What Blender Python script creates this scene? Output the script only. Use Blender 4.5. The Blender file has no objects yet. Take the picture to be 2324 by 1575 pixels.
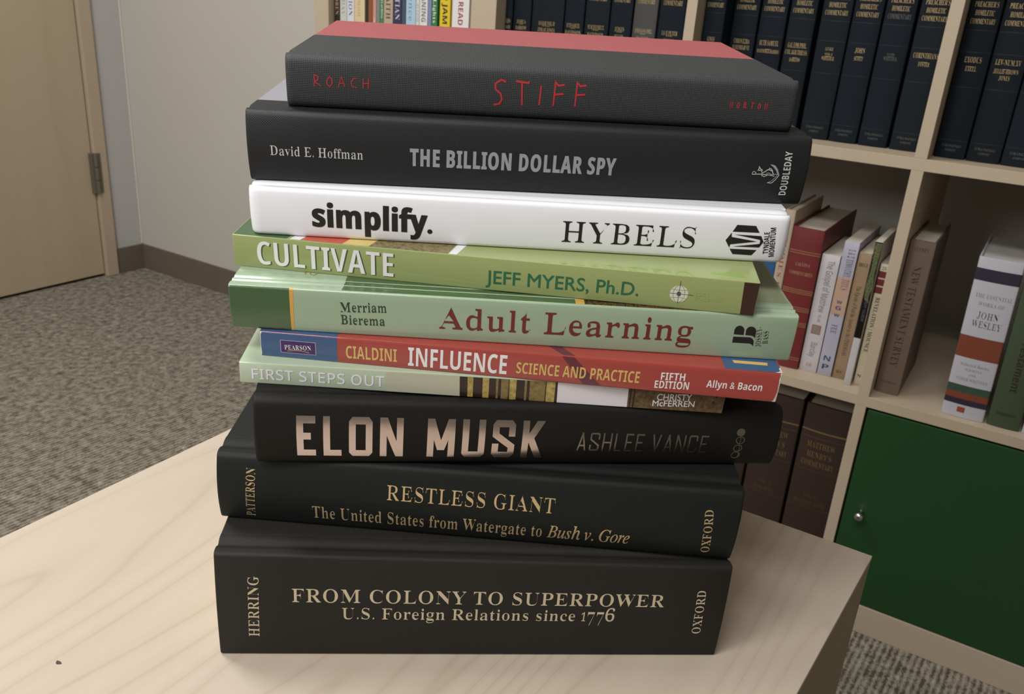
import bpy, bmesh, math, random
from mathutils import Vector, Matrix, Quaternion
random.seed(7)
C = bpy.context.scene
COL = C.collection
CM = 0.01
PI = math.pi

# ------------------------------------------------------------------ camera
cam_d = bpy.data.cameras.new('camera')
cam = bpy.data.objects.new('camera', cam_d)
COL.objects.link(cam)
yaw, pitch, roll = -0.54238695, 0.37891613, -0.07155428
f_ = Vector((math.sin(yaw)*math.cos(pitch), math.cos(yaw)*math.cos(pitch), -math.sin(pitch)))
r0 = Vector((math.cos(yaw), -math.sin(yaw), 0)); d0 = f_.cross(r0)
r_ = math.cos(roll)*r0 + math.sin(roll)*d0
d_ = -math.sin(roll)*r0 + math.cos(roll)*d0
m_ = Matrix((r_, -d_, -f_)).transposed().to_4x4()
m_.translation = Vector((.157287801, -1.270085524, .902801416))
cam.matrix_world = m_
cam_d.sensor_width = 36.0; cam_d.sensor_fit = 'HORIZONTAL'
cam_d.lens = 36*1927.55/2324
cam_d.clip_start = .01; cam_d.clip_end = 50
cam_d.dof.use_dof = True; cam_d.dof.focus_distance = .42; cam_d.dof.aperture_fstop = 30
C.camera = cam

# ------------------------------------------------------------------ world, lights, exposure
w = bpy.data.worlds.new('world'); C.world = w; w.use_nodes = True
w.node_tree.nodes['Background'].inputs[0].default_value = (.68, .78, .95, 1)
w.node_tree.nodes['Background'].inputs[1].default_value = .15
def area(name, loc, sx, sy, power, col, rot=(0, 0, 0)):
    l = bpy.data.lights.new(name, 'AREA'); l.shape = 'RECTANGLE'; l.size = sx; l.size_y = sy
    l.energy = power; l.color = col
    o = bpy.data.objects.new(name, l); o.location = loc; o.rotation_euler = rot; COL.objects.link(o); return o
area('ceiling_panel_light', (-1.35, -1.05, 2.66), 1.15, .56, 37, (1, .985, .97))
area('ceiling_panel_light', (-.05, -2.3, 2.66), 1.15, .56, 42, (1, .985, .97))
lk = area('spine_fill_light', (-.55, -2.15, 1.45), .45, .45, 10.5, (1, .985, .97))  # added unseen fill that brightens the spines, not a real lamp
lk.rotation_euler = (Vector((-.05, -.95, .74))-lk.location).to_track_quat('-Z', 'Y').to_euler()
C.view_settings.view_transform = 'Standard'; C.view_settings.look = 'None'
C.view_settings.exposure = 0.0; C.view_settings.gamma = 1.0; C.view_settings.use_curve_mapping = False

# ------------------------------------------------------------------ materials
def lin(c):
    return tuple(((v/255)/12.92 if v/255 <= .04045 else ((v/255+.055)/1.055)**2.4) for v in c)
class NT:
    def __init__(s, m): s.t = m.node_tree; s.n = s.t.nodes; s.b = s.n['Principled BSDF']
    def new(s, k, **kw):
        x = s.n.new(k)
        for a, b in kw.items(): setattr(x, a, b)
        return x
    def link(s, a, b): s.t.links.new(a, b)
    def coords(s, scale=(1, 1, 1), rot=(0, 0, 0)):
        tc = s.new('ShaderNodeTexCoord'); mp = s.new('ShaderNodeMapping')
        mp.inputs['Scale'].default_value = scale; mp.inputs['Rotation'].default_value = rot
        s.link(tc.outputs['Object'], mp.inputs['Vector']); return mp.outputs[0]
    def uvs(s, rot=0):
        tc = s.new('ShaderNodeTexCoord'); mp = s.new('ShaderNodeMapping'); mp.inputs['Rotation'].default_value = (0, 0, rot)
        s.link(tc.outputs['UV'], mp.inputs['Vector']); return mp.outputs[0]
    def noise(s, v, scale, detail=3, rough=.5):
        x = s.new('ShaderNodeTexNoise'); x.inputs['Scale'].default_value = scale
        x.inputs['Detail'].default_value = detail; x.inputs['Roughness'].default_value = rough
        s.link(v, x.inputs['Vector']); return x.outputs['Fac']
    def ramp(s, fac, stops):
        x = s.new('ShaderNodeValToRGB'); e = x.color_ramp.elements
        while len(e) < len(stops): e.new(.5)
        for q, (p, c) in zip(e, stops): q.position = p; q.color = tuple(c)+(1,)
        s.link(fac, x.inputs[0]); return x.outputs[0]
    def math(s, op, a, b=None):
        x = s.new('ShaderNodeMath', operation=op)
        for i, q in enumerate((a, b)):
            if q is None: continue
            if isinstance(q, (int, float)): x.inputs[i].default_value = q
            else: s.link(q, x.inputs[i])
        return x.outputs[0]
    def wave(s, v, scale, axis='X', dist=0, dscale=1):
        x = s.new('ShaderNodeTexWave'); x.bands_direction = axis
        x.inputs['Scale'].default_value = scale; x.inputs['Distortion'].default_value = dist
        x.inputs['Detail Scale'].default_value = dscale; s.link(v, x.inputs['Vector']); return x.outputs['Fac']
    def bump(s, h, strength, dist):
        x = s.new('ShaderNodeBump'); x.inputs['Strength'].default_value = strength
        x.inputs['Distance'].default_value = dist; s.link(h, x.inputs['Height']); s.link(x.outputs[0], s.b.inputs['Normal'])
_M = {}
def mat(name, rgb, rough=.5, metal=0, spec=.5, var=0, kind=None, k=1.0, coat=0):
    if name in _M: return _M[name]
    m = bpy.data.materials.new(name); m.use_nodes = True; t = NT(m)
    c = lin(rgb)
    t.b.inputs['Base Color'].default_value = c+(1,)
    t.b.inputs['Roughness'].default_value = rough; t.b.inputs['Metallic'].default_value = metal
    t.b.inputs['Specular IOR Level'].default_value = spec
    if coat: t.b.inputs['Coat Weight'].default_value = coat; t.b.inputs['Coat Roughness'].default_value = .15
    if var:
        v = t.coords(); n = t.noise(v, 28, 4)
        col = t.ramp(n, [(.3, tuple(x*(1-var) for x in c)), (.7, tuple(min(1, x*(1+var)) for x in c))])
        t.link(col, t.b.inputs['Base Color'])
    if kind == 'weave':
        v = t.uvs(); a = t.wave(v, .314/(.0010*k), 'X'); b_ = t.wave(v, .314/(.0010*k), 'Y')
        h = t.math('ADD', t.math('MULTIPLY', t.math('ADD', a, b_), .5), t.math('MULTIPLY', t.noise(v, 900), .6)); t.bump(h, .5, .0002)
        col = t.ramp(h, [(.45, tuple(x*.6 for x in c)), (1.0, tuple(x*1.35 for x in c))]); t.link(col, t.b.inputs['Base Color'])
    elif kind == 'twill':
        v = t.uvs(.8); a = t.wave(v, .314/.0007, 'X')
        h = t.math('ADD', a, t.noise(v, 1500)); t.bump(h, .3, .00013)
    elif kind == 'cloth':
        v = t.coords(); h = t.math('ADD', t.noise(v, 2600, 2), t.math('MULTIPLY', t.noise(v, 60, 2), 1.0)); t.bump(h, .35, .0003)
    elif kind == 'paper':
        v = t.coords(); t.bump(t.noise(v, 40, 2), .12, .001)
    elif kind == 'foil':
        v = t.coords(); t.bump(t.noise(v, 500, 4), .10, .0003)
    elif kind == 'pages':
        v = t.coords((k == 2 and 1 or 0, 0, k != 2 and 1 or 0)); n = t.noise(v, 2500, 2)
        col = t.ramp(n, [(.3, tuple(x*.72 for x in c)), (.7, c)]); t.link(col, t.b.inputs['Base Color']); t.bump(n, .3, .0003)
    _M[name] = m; return m

def wall_mat(name, rgb):
    m = bpy.data.materials.new(name); m.use_nodes = True; t = NT(m); v = t.coords(); c = lin(rgb)
    t.b.inputs['Roughness'].default_value = .8; t.b.inputs['Specular IOR Level'].default_value = .25
    n = t.noise(v, 180, 3); t.bump(n, .12, .002)
    t.link(t.ramp(t.noise(v, 2, 2), [(.2, tuple(x*.97 for x in c)), (.8, c)]), t.b.inputs['Base Color']); return m
def wood_mat(name, base, dark, light, axis='Y', rings=9, rough=.42, contrast=1.0, scale=1.0):
    m = bpy.data.materials.new(name); m.use_nodes = True; t = NT(m)
    s = {'Y': (1, .12, 1), 'Z': (1, 1, .1), 'X': (.12, 1, 1)}[axis]
    v = t.coords(tuple(q*scale for q in s))
    # warp, then contour bands of a stretched noise field = flat-sawn figure
    n = t.noise(v, 3.2, 2, .45)
    b_ = t.math('FRACT', t.math('MULTIPLY', n, rings))
    line = t.ramp(b_, [(0, (.25,)*3), (.10, (.75,)*3), (.5, (1,)*3), (.93, (.72,)*3), (1, (.25,)*3)])
    fine = t.noise(t.coords(tuple((q*1.0 if q < 1 and q != 1 else q)*scale for q in s)), 160, 3, .6)
    big = t.noise(v, 1.7, 2)
    mix = t.new('ShaderNodeMixRGB'); mix.inputs[1].default_value = lin(dark)+(1,); mix.inputs[2].default_value = lin(base)+(1,)
    fac = t.math('ADD', t.math('MULTIPLY', line, .55*contrast), 1-.55*contrast-.12)
    fac = t.math('ADD', fac, t.math('MULTIPLY', fine, .24)); t.link(fac, mix.inputs[0]); mix.use_clamp = True
    mx2 = t.new('ShaderNodeMixRGB'); mx2.inputs[2].default_value = lin(light)+(1,)
    t.link(t.ramp(big, [(.4, (0,)*3), (.65, (.7,)*3)]), mx2.inputs[0]); t.link(mix.outputs[0], mx2.inputs[1])
    t.link(mx2.outputs[0], t.b.inputs['Base Color'])
    t.b.inputs['Roughness'].default_value = rough; t.b.inputs['Specular IOR Level'].default_value = .4
    t.bump(fine, .05, .0005); return m
def carpet_mat():
    m = bpy.data.materials.new('loop_carpet'); m.use_nodes = True; t = NT(m); v = t.coords()
    ww = t.wave(t.coords(rot=(0, 0, .05)), .314/.0092, 'X', 3.2, 5.5)
    vo = t.new('ShaderNodeTexVoronoi'); vo.inputs['Scale'].default_value = 95; t.link(t.coords((1.15, .75, 1)), vo.inputs['Vector'])
    big = t.noise(v, 55, 3, .6); fine = t.noise(v, 420, 3, .7)
    h = t.math('ADD', t.math('MULTIPLY', ww, .42), t.math('MULTIPLY', t.math('SUBTRACT', 1.0, vo.outputs['Distance']), .35))
    h = t.math('ADD', h, t.math('MULTIPLY', t.math('SUBTRACT', big, .5), 1.1))
    h2 = t.math('ADD', h, t.math('MULTIPLY', t.math('SUBTRACT', fine, .5), .5))
    t.link(t.ramp(h2, [(.12, lin((84, 77, 66))), (.30, lin((124, 117, 104))), (.60, lin((152, 145, 132))), (.80, lin((164, 157, 144))), (.95, lin((198, 191, 178)))]), t.b.inputs['Base Color'])
    t.b.inputs['Roughness'].default_value = .95; t.b.inputs['Specular IOR Level'].default_value = .1
    t.bump(h2, .9, .003); return m

# ------------------------------------------------------------------ helpers
def link_mesh(name, me, m, parent=None, smooth=False):
    o = bpy.data.objects.new(name, me); COL.objects.link(o)
    if m is not None and not me.materials: me.materials.append(m)
    if parent: o.parent = parent
    if smooth:
        for p in me.polygons: p.use_smooth = True
    return o
def mesh(name, vs, fs, m, parent=None, smooth=False):
    me = bpy.data.meshes.new(name); me.from_pydata([tuple(v) for v in vs], [], fs); me.validate(); me.update()
    return link_mesh(name, me, m, parent, smooth)
def box(name, lo, hi, m, parent=None, bev=0.0, off=(0, 0, 0), seg=2):
    """box between two corners in cm"""
    bm = bmesh.new(); r = bmesh.ops.create_cube(bm, size=1)
    for v in bm.verts:
        v.co = Vector([((lo[i]+hi[i])/2+v.co[i]*(hi[i]-lo[i])-off[i])*CM for i in range(3)])
    if bev: bmesh.ops.bevel(bm, geom=bm.edges[:], offset=bev*CM, segments=seg, affect='EDGES', profile=.6)
    me = bpy.data.meshes.new(name); bm.to_mesh(me); bm.free()
    return link_mesh(name, me, m, parent, bool(bev) and False)
def thing(name, label, cat, loc=(0, 0, 0), rz=0, group=None):
    o = bpy.data.objects.new(name, None); COL.objects.link(o); o.location = Vector(loc)*CM; o.rotation_euler = (0, 0, rz)
    o.empty_display_size = .02
    o['label'] = label; o['category'] = cat
    if group: o['group'] = group
    return o
def struct(o): o['kind'] = 'structure'; return o

# ------------------------------------------------------------------ lettering
# letter outlines (advance, then contours as x, y pairs in thousandths of the type size)
GLYPHS = {
 's': {
  ' ': [278],
  '&': [625, [287,669,195,649,134,595,112,512,123,455,151,401,189,354,105,296,49,229,28,153,52,71,114,13,200,-9,265,0,336,32,416,93,494,0,620,0,482,160,529,220,567,281,593,339,495,339,450,262,422,229,326,339,398,399,438,458,451,521,430,596,372,649], [282,586,322,577,350,552,360,516,353,482,327,446,271,405,242,438,218,478,208,521,218,554,244,577], [180,244,245,289,356,161,308,119,260,91,210,81,169,91,139,117,126,153,140,201]],
  "'": [188, [50,716,50,599,73,462,115,462,138,599,138,716]],
  ',': [219, [105,123,75,116,54,95,46,66,52,37,69,18,95,10,97,-29,85,-69,59,-99,59,-118,124,-84,163,-32,176,26,167,77,143,111]],
  '-': [323, [40,267,40,174,283,174,283,267]],
  '.': [219, [109,111,79,103,57,81,49,51,57,21,79,-1,109,-9,139,-1,161,21,169,51,161,81,139,103]],
  '0': [559, [281,724,224,719,175,704,135,679,102,645,77,603,58,552,44,494,37,430,34,359,37,288,44,223,58,165,77,114,102,71,135,36,175,10,223,-5,280,-10,334,-5,381,10,421,36,454,71,480,114,500,165,514,223,522,287,525,358,522,429,514,493,500,552,480,602,454,645,422,679,382,704,335,719], [248,650,281,659,313,650,337,624,353,580,362,520,370,358,362,195,353,135,337,91,313,64,280,55,247,64,223,91,207,135,197,195,189,358,197,520,207,580,223,624]],
  '1': [559, [266,718,136,626,85,603,42,589,44,568,59,535,71,524,100,515,120,518,140,528,161,544,229,619,228,96,217,67,195,55,97,53,97,0,510,0,510,53,411,55,397,61,388,70,379,99,378,718]],
  '2': [559, [259,724,172,716,137,706,107,692,83,675,64,656,50,635,42,612,39,589,43,557,55,531,75,513,101,500,131,493,167,490,169,543,176,586,188,620,205,644,228,658,259,663,281,660,300,651,316,637,328,615,335,588,337,553,331,487,313,427,298,397,253,331,183,254,35,103,35,0,508,0,513,210,454,210,439,159,429,142,416,128,383,112,130,110,277,250,386,360,452,443,465,467,482,512,488,558,481,606,462,646,430,680,385,704,328,719]],
  '6': [559, [330,724,284,721,242,710,204,694,170,671,140,643,115,610,94,572,76,530,62,485,47,384,45,330,48,257,59,193,76,139,99,93,128,55,163,27,202,6,246,-6,293,-10,363,-3,420,20,466,57,498,106,518,164,524,231,518,292,500,342,470,384,429,414,381,432,324,438,292,437,240,427,186,401,193,479,207,544,227,597,253,635,284,657,321,665,338,663,351,656,362,646,377,615,385,576,387,536,427,539,458,546,480,560,495,576,504,594,507,614,505,633,490,668,457,697,405,717], [269,375,287,377,314,373,336,360,355,340,368,310,376,270,379,221,377,169,369,127,357,96,340,74,320,60,296,56,267,63,241,85,219,121,201,172,190,242,186,329,197,340,230,362]],
  '7': [559, [49,714,44,504,104,504,110,554,119,582,138,599,168,605,431,605,165,0,250,0,526,665,526,714]],
  'A': [650, [307,694,60,82,35,45,5,29,-13,27,-13,0,190,0,190,27,143,32,119,47,111,72,117,105,154,197,376,197,415,98,422,68,413,45,386,32,341,27,341,0,660,0,660,27,641,30,625,38,612,51,587,96,334,693], [169,239,263,475,360,239]],
  'B': [659, [23,678,23,653,76,645,96,627,107,597,111,549,109,90,103,65,93,48,77,37,54,29,24,26,24,0,354,0,433,6,499,23,553,52,592,90,615,139,623,196,601,275,536,332,427,368,518,399,572,450,590,522,561,609,474,661,328,678], [322,646,356,642,382,632,401,614,414,589,421,555,424,514,420,467,410,431,392,406,365,389,328,378,271,375,271,582,275,621,280,633,288,640], [271,344,344,340,384,328,413,309,432,280,444,241,448,191,445,142,436,103,422,73,400,52,369,40,330,36,294,42,284,50,277,61,271,97]],
  'C': [697, [386,693,321,688,261,673,207,648,158,613,117,572,84,523,59,467,44,406,39,340,44,273,59,212,83,156,116,106,157,64,205,30,259,4,318,-11,382,-16,494,0,589,50,666,132,638,158,606,121,571,91,533,67,494,49,454,38,414,35,303,69,236,169,214,337,234,516,294,624,395,660,443,654,489,636,531,606,568,566,599,517,625,459,650,459,650,693,624,693,614,668,599,653,577,648,557,651,488,676,434,689]],
  'D': [738, [22,678,22,653,51,651,74,645,91,635,101,618,108,592,110,557,108,81,103,59,94,44,79,35,58,29,30,26,30,0,340,0,538,38,657,151,697,339,687,439,655,523,604,590,532,639,440,668,330,678], [310,643,332,645,438,611,501,510,522,341,517,247,501,171,476,112,439,70,391,44,331,36,309,38,293,42,282,51,272,82,271,573,272,599,282,631,293,639]],
  'E': [658, [24,678,24,653,53,651,76,644,93,634,103,615,110,587,112,116,110,84,104,60,93,44,77,33,53,27,21,25,21,0,599,0,640,213,612,213,594,173,574,139,552,112,527,89,498,71,467,58,389,43,318,42,286,52,278,62,272,100,272,331,308,330,359,318,378,306,394,290,407,270,416,244,428,176,453,176,453,514,429,514,419,466,405,428,386,401,361,381,329,370,272,366,273,596,282,628,298,638,326,641,411,637,465,625,507,605,537,575,559,532,571,476,594,476,594,678]],
  'F': [602, [21,678,21,653,75,641,92,630,102,614,109,590,111,558,109,92,103,67,93,50,77,38,54,30,23,26,23,0,382,0,382,26,312,35,298,42,280,64,271,120,271,333,323,329,357,318,382,299,401,270,415,229,424,176,450,176,450,516,423,516,414,468,400,430,381,403,356,383,323,372,271,368,271,593,277,627,281,633,298,640,389,640,462,626,489,613,511,596,529,574,543,547,562,476,586,476,586,678]],
  'G': [756, [383,693,320,688,261,673,208,648,160,614,119,573,86,524,61,469,46,408,41,341,46,272,61,209,86,153,119,104,161,62,211,29,267,5,330,-10,399,-15,488,-9,576,11,664,43,664,191,671,240,680,254,694,263,745,271,745,295,410,295,410,271,472,263,490,254,501,239,508,218,510,190,510,106,508,79,500,57,489,41,470,29,444,21,410,19,354,28,306,55,268,101,240,163,223,243,217,339,237,517,297,624,398,660,430,657,460,649,490,635,545,592,591,532,625,458,651,458,651,693,624,693,604,660,597,654,577,649,492,677,436,689]],
  'H': [779, [24,678,24,653,54,649,77,642,93,631,103,615,109,593,111,120,109,88,103,64,93,47,77,36,54,29,23,26,23,0,360,0,360,26,329,29,305,36,289,47,279,64,273,88,271,120,271,329,509,329,509,120,507,86,501,62,490,46,474,36,420,26,420,0,755,0,755,26,725,29,702,37,687,49,677,66,669,120,671,594,677,616,686,632,701,642,755,653,755,678,420,678,420,653,477,643,488,637,502,618,509,564,509,373,271,373,271,564,278,618,284,629,304,643,360,653,360,678]],
  'I': [388, [20,678,20,653,78,645,94,637,104,623,110,603,112,576,110,84,103,63,91,48,74,38,50,31,20,26,20,0,366,0,366,26,322,34,294,46,279,66,272,115,274,603,281,623,292,637,308,645,364,653,364,678]],
  'J': [492, [118,678,118,653,165,646,195,633,205,622,216,592,220,546,219,4,207,-37,195,-50,178,-57,156,-60,133,-57,119,-46,114,-29,137,26,136,61,129,78,118,92,103,103,86,109,48,109,31,102,16,91,4,75,-3,56,-5,34,-3,10,5,-12,17,-33,33,-52,77,-80,103,-89,162,-97,283,-72,356,5,380,132,380,546,383,595,392,624,401,634,427,647,468,653,468,678]],
  'K': [760, [25,678,25,653,55,650,78,643,94,632,104,615,110,593,112,120,110,88,104,64,94,47,78,36,55,29,24,26,24,0,361,0,361,26,330,29,306,36,290,47,280,64,274,88,272,295,297,318,471,98,494,63,497,51,489,36,473,29,432,26,418,26,418,0,773,0,773,26,738,31,725,37,690,69,403,424,513,537,584,601,650,640,723,653,723,678,433,678,433,653,481,650,509,640,519,623,514,604,501,582,478,556,272,348,272,564,275,604,285,629,294,637,320,647,361,653,361,678]],
  'L': [635, [24,678,24,653,54,650,77,643,93,633,103,617,109,594,111,120,109,88,103,64,93,47,77,36,54,29,23,26,23,0,598,0,636,230,609,230,591,187,572,149,551,119,527,93,499,74,469,59,434,49,393,43,310,43,288,52,281,59,273,84,271,564,275,605,287,631,297,640,327,650,372,653,372,678]],
  'M': [944, [22,678,22,653,64,648,90,637,99,629,109,606,112,569,112,118,110,87,103,63,92,47,75,36,51,29,21,26,21,0,252,0,252,26,220,28,196,34,178,44,166,60,159,85,157,579,402,0,429,0,677,594,676,101,670,66,664,53,644,37,589,26,589,0,918,0,918,26,880,30,855,41,847,51,837,80,834,127,834,563,836,592,842,614,853,630,868,641,919,653,919,678,669,678,472,212,275,678]],
  'N': [735, [27,678,27,653,54,645,113,578,113,117,110,76,100,50,92,41,66,30,27,26,27,0,248,0,248,26,216,29,192,36,177,46,167,62,161,86,159,521,600,-16,628,-16,630,593,636,616,645,633,660,643,683,650,714,653,714,678,493,678,493,653,534,647,560,636,569,628,579,602,582,562,582,251,233,678]],
  'O': [782, [395,694,345,691,298,682,254,667,212,647,175,621,141,592,111,557,87,520,67,479,53,434,44,388,41,339,44,290,53,243,67,199,87,158,111,120,141,86,174,56,211,31,251,11,294,-4,340,-13,388,-16,437,-13,484,-4,529,11,570,31,607,56,641,86,671,120,695,158,716,199,730,243,739,290,742,339,739,389,730,436,716,481,696,522,671,560,642,594,609,623,572,648,532,668,489,682,443,691], [292,624,387,660,438,651,482,624,518,579,544,516,560,436,565,339,546,161,489,54,394,18,343,27,300,54,264,100,237,163,221,243,216,339,235,517]],
  'P': [622, [24,678,24,653,54,649,77,642,93,631,103,615,109,593,111,120,109,88,103,64,93,47,77,36,54,29,23,26,23,0,360,0,360,26,329,29,305,36,289,47,279,64,273,88,271,306,360,306,435,312,497,329,546,358,581,396,602,441,609,494,606,530,596,563,580,592,558,617,532,638,500,655,456,668,395,675,318,678], [304,641,359,638,388,626,410,605,424,576,432,537,435,490,432,442,421,404,405,376,379,357,345,346,271,342,272,609,282,631]],
  'Q': [782, [395,694,345,691,298,682,254,667,212,647,175,621,141,592,111,557,87,520,67,479,53,434,44,388,41,339,44,288,54,239,70,192,91,149,118,110,151,75,189,44,231,19,278,-1,346,-96,441,-153,563,-172,619,-168,677,-156,737,-137,732,-109,662,-120,592,-107,536,-67,492,0,565,31,626,73,676,128,713,191,735,262,742,339,739,389,730,436,716,481,696,522,671,560,642,594,609,623,572,648,532,668,489,682,443,691], [292,624,387,660,438,651,482,624,518,579,545,516,561,436,566,339,547,161,490,54,395,18,344,27,301,54,265,100,238,163,221,243,216,339,235,517]],
  'R': [704, [24,678,24,653,54,649,77,642,93,631,103,615,109,593,111,120,109,88,103,64,93,47,77,36,54,29,23,26,23,0,360,0,360,26,329,29,305,36,289,47,279,64,273,88,271,120,271,316,300,316,504,0,715,0,715,26,684,31,654,60,469,333,553,370,604,425,621,498,613,554,588,599,547,634,489,658,415,673,323,678], [310,641,334,642,400,626,439,579,452,500,448,452,436,414,417,385,388,364,350,352,271,348,272,599,282,629,293,636]],
  'S': [581, [275,694,238,691,203,683,172,669,143,650,120,627,100,600,86,568,77,533,74,494,79,450,92,411,115,376,147,344,189,313,335,238,379,209,406,174,415,133,411,103,401,76,383,54,358,36,328,26,293,22,244,28,202,45,166,74,136,115,112,169,93,235,64,235,64,-16,91,-16,103,11,126,18,219,-9,286,-15,334,-12,378,-3,418,12,453,32,481,56,505,86,521,120,532,157,535,198,533,228,521,280,493,326,447,367,415,387,250,467,204,501,190,520,181,541,178,566,181,592,191,615,208,635,230,650,257,659,289,662,317,659,343,652,370,639,417,599,455,543,480,475,505,475,505,694,477,694,471,676,461,666,446,662,342,687]],
  'T': [630, [16,678,16,473,43,473,53,524,71,567,97,601,131,625,173,640,232,645,230,88,223,63,212,46,194,35,169,28,137,26,137,0,488,0,488,26,454,28,429,34,412,45,401,62,394,87,392,645,496,626,558,568,586,472,611,472,611,678]],
  'U': [733, [22,678,22,653,52,649,75,642,91,631,101,615,107,593,109,231,116,154,136,91,170,43,219,8,286,-12,369,-19,450,-12,515,11,566,48,601,102,622,176,629,270,631,590,636,612,645,628,658,639,706,653,706,678,489,678,489,653,523,649,548,641,565,631,576,615,582,592,584,237,565,124,506,56,409,33,365,38,329,52,303,77,284,110,273,154,269,208,269,564,272,604,281,629,290,637,316,647,358,653,358,678]],
  'V': [637, [-21,678,-21,653,2,648,20,639,34,626,55,590,316,-19,342,-19,582,600,608,637,639,651,658,653,658,678,445,678,445,653,472,651,509,643,519,635,526,624,527,595,518,562,385,213,240,563,228,598,229,624,236,636,264,649,314,653,314,678]],
  'W': [910, [-23,678,-23,653,11,645,23,636,40,606,254,-16,283,-16,470,460,637,-16,664,-16,865,590,885,627,897,639,929,653,929,678,749,678,749,653,771,651,801,641,810,633,815,621,816,590,805,550,706,247,586,603,585,613,593,635,616,649,654,653,654,678,341,678,341,653,384,646,409,630,426,594,448,525,332,228,220,555,210,595,211,625,215,635,234,648,269,653,269,678]],
  'X': [701, [21,678,21,653,41,651,56,644,71,633,100,598,288,310,134,99,98,58,59,34,17,26,17,0,259,0,259,26,218,31,193,44,185,67,187,84,205,120,312,272,409,118,429,76,432,61,424,42,401,30,355,26,355,0,691,0,691,26,687,26,661,33,627,67,418,394,554,586,600,630,623,643,649,650,682,653,682,678,436,678,436,653,474,648,497,636,505,616,493,580,394,431,300,578,285,607,283,618,289,637,309,649,363,653,363,678]],
  'Y': [634, [-20,678,-20,652,1,648,21,639,52,605,239,266,239,120,237,88,231,64,221,47,205,36,182,29,151,26,151,0,488,0,488,26,457,29,433,36,417,47,407,64,401,88,399,120,399,303,570,583,609,632,637,648,654,652,654,678,439,678,439,652,486,647,511,632,519,607,516,589,496,545,370,336,233,610,234,629,248,644,274,651,308,652,308,678]],
  'Z': [658, [85,678,66,471,91,471,122,547,140,575,160,596,184,613,211,626,278,638,411,640,30,16,30,0,606,0,631,244,606,244,585,180,556,129,520,91,475,64,420,48,356,43,228,43,605,660,605,678]],
  'a': [512, [241,474,171,467,141,458,92,432,73,415,60,395,52,375,51,333,67,303,80,292,115,284,149,291,174,313,183,344,177,369,155,408,162,426,184,436,220,440,244,438,264,431,278,421,288,405,296,359,296,283,213,257,146,230,95,203,59,172,37,135,30,94,33,65,43,39,60,17,82,0,110,-10,142,-13,198,-6,250,16,298,52,310,15,337,-8,379,-15,419,-9,456,10,490,41,477,62,453,51,442,55,437,66,436,313,431,363,416,404,392,435,356,457,305,470], [229,225,296,252,296,94,272,70,246,55,225,50,198,58,181,83,176,125,189,183]],
  'b': [537, [12,678,12,654,31,651,55,638,63,606,64,-17,79,-17,156,42,198,10,242,-9,286,-15,328,-11,366,0,402,19,433,44,459,75,481,112,496,153,506,198,509,247,506,290,499,329,486,365,469,397,448,423,423,445,394,461,363,471,329,474,282,467,241,448,206,415,206,678], [259,415,274,417,304,412,327,398,344,374,356,339,363,294,363,170,356,115,345,73,328,44,304,27,272,21,235,30,213,57,206,102,206,360,219,390,231,402]],
  'c': [437, [260,475,218,471,179,460,143,442,110,417,82,388,60,353,43,313,32,270,29,223,32,179,41,139,56,101,76,68,100,39,129,16,161,-1,195,-12,232,-15,305,-3,369,32,424,90,404,107,372,79,339,63,304,57,265,63,232,82,204,114,183,157,171,212,167,279,176,370,205,424,252,442,275,438,289,425,294,404,292,373,299,335,319,312,352,304,384,311,406,333,411,348,413,365,409,395,395,421,373,444,342,461,305,472]],
  'd': [551, [262,678,262,654,285,652,316,641,325,630,330,616,332,417,299,449,261,468,217,474,183,470,151,460,121,443,94,419,72,389,54,354,40,313,32,268,29,219,32,176,39,136,52,99,69,66,90,38,116,16,144,-1,175,-12,208,-15,258,-7,300,17,332,58,332,-15,404,2,469,13,526,16,526,41,492,52,484,61,476,90,475,678], [231,413,259,418,292,411,319,390,332,360,332,113,314,76,285,51,255,42,229,47,208,62,193,87,183,124,175,228,177,287,183,335,194,372,209,398]],
  'e': [448, [234,474,197,471,162,460,130,443,101,420,76,391,56,358,41,320,32,279,29,234,32,186,41,142,55,102,74,67,98,39,126,16,157,-1,192,-12,229,-15,305,-1,370,40,424,108,402,128,370,92,335,70,297,63,230,83,189,145,174,247,421,247,415,321,399,374,371,417,333,449,287,468], [240,442,261,439,277,429,288,413,294,389,300,320,300,286,173,286,180,380,203,427]],
  'f': [318, [259,692,206,687,162,673,126,649,99,616,83,575,78,526,78,462,24,462,24,412,78,412,78,109,76,63,71,44,50,29,22,24,22,0,297,0,297,24,249,30,235,38,227,51,222,70,220,412,303,412,303,462,220,462,221,605,229,640,237,651,250,658,282,658,291,653,294,644,280,610,275,582,282,554,291,544,317,531,349,531,375,546,384,559,392,595,388,620,376,643,357,664,331,679,298,689]],
  'g': [487, [234,474,162,465,131,454,102,439,79,420,59,399,45,374,36,346,33,316,46,251,86,200,152,164,115,146,63,110,47,90,38,69,35,45,42,13,65,-15,102,-38,57,-57,30,-81,21,-111,27,-137,43,-160,71,-181,109,-197,158,-206,217,-209,293,-204,356,-191,406,-168,441,-137,463,-100,470,-55,468,-26,461,-2,451,19,435,36,413,50,386,60,310,72,177,77,157,88,150,106,152,119,158,130,180,149,211,155,256,153,320,161,348,172,373,186,394,204,411,225,424,249,431,275,434,303,430,337,418,369,399,399,472,399,472,453,347,453,310,465], [234,442,256,439,272,428,284,411,291,386,297,314,291,242,284,217,272,199,256,189,234,185,213,189,196,199,185,217,176,242,170,314,176,386,185,411,196,428,213,439], [144,-51,332,-52,371,-62,383,-70,390,-82,392,-98,375,-140,324,-165,239,-173,198,-171,166,-165,141,-154,123,-140,113,-125,109,-108,113,-87,125,-68]],
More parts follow.
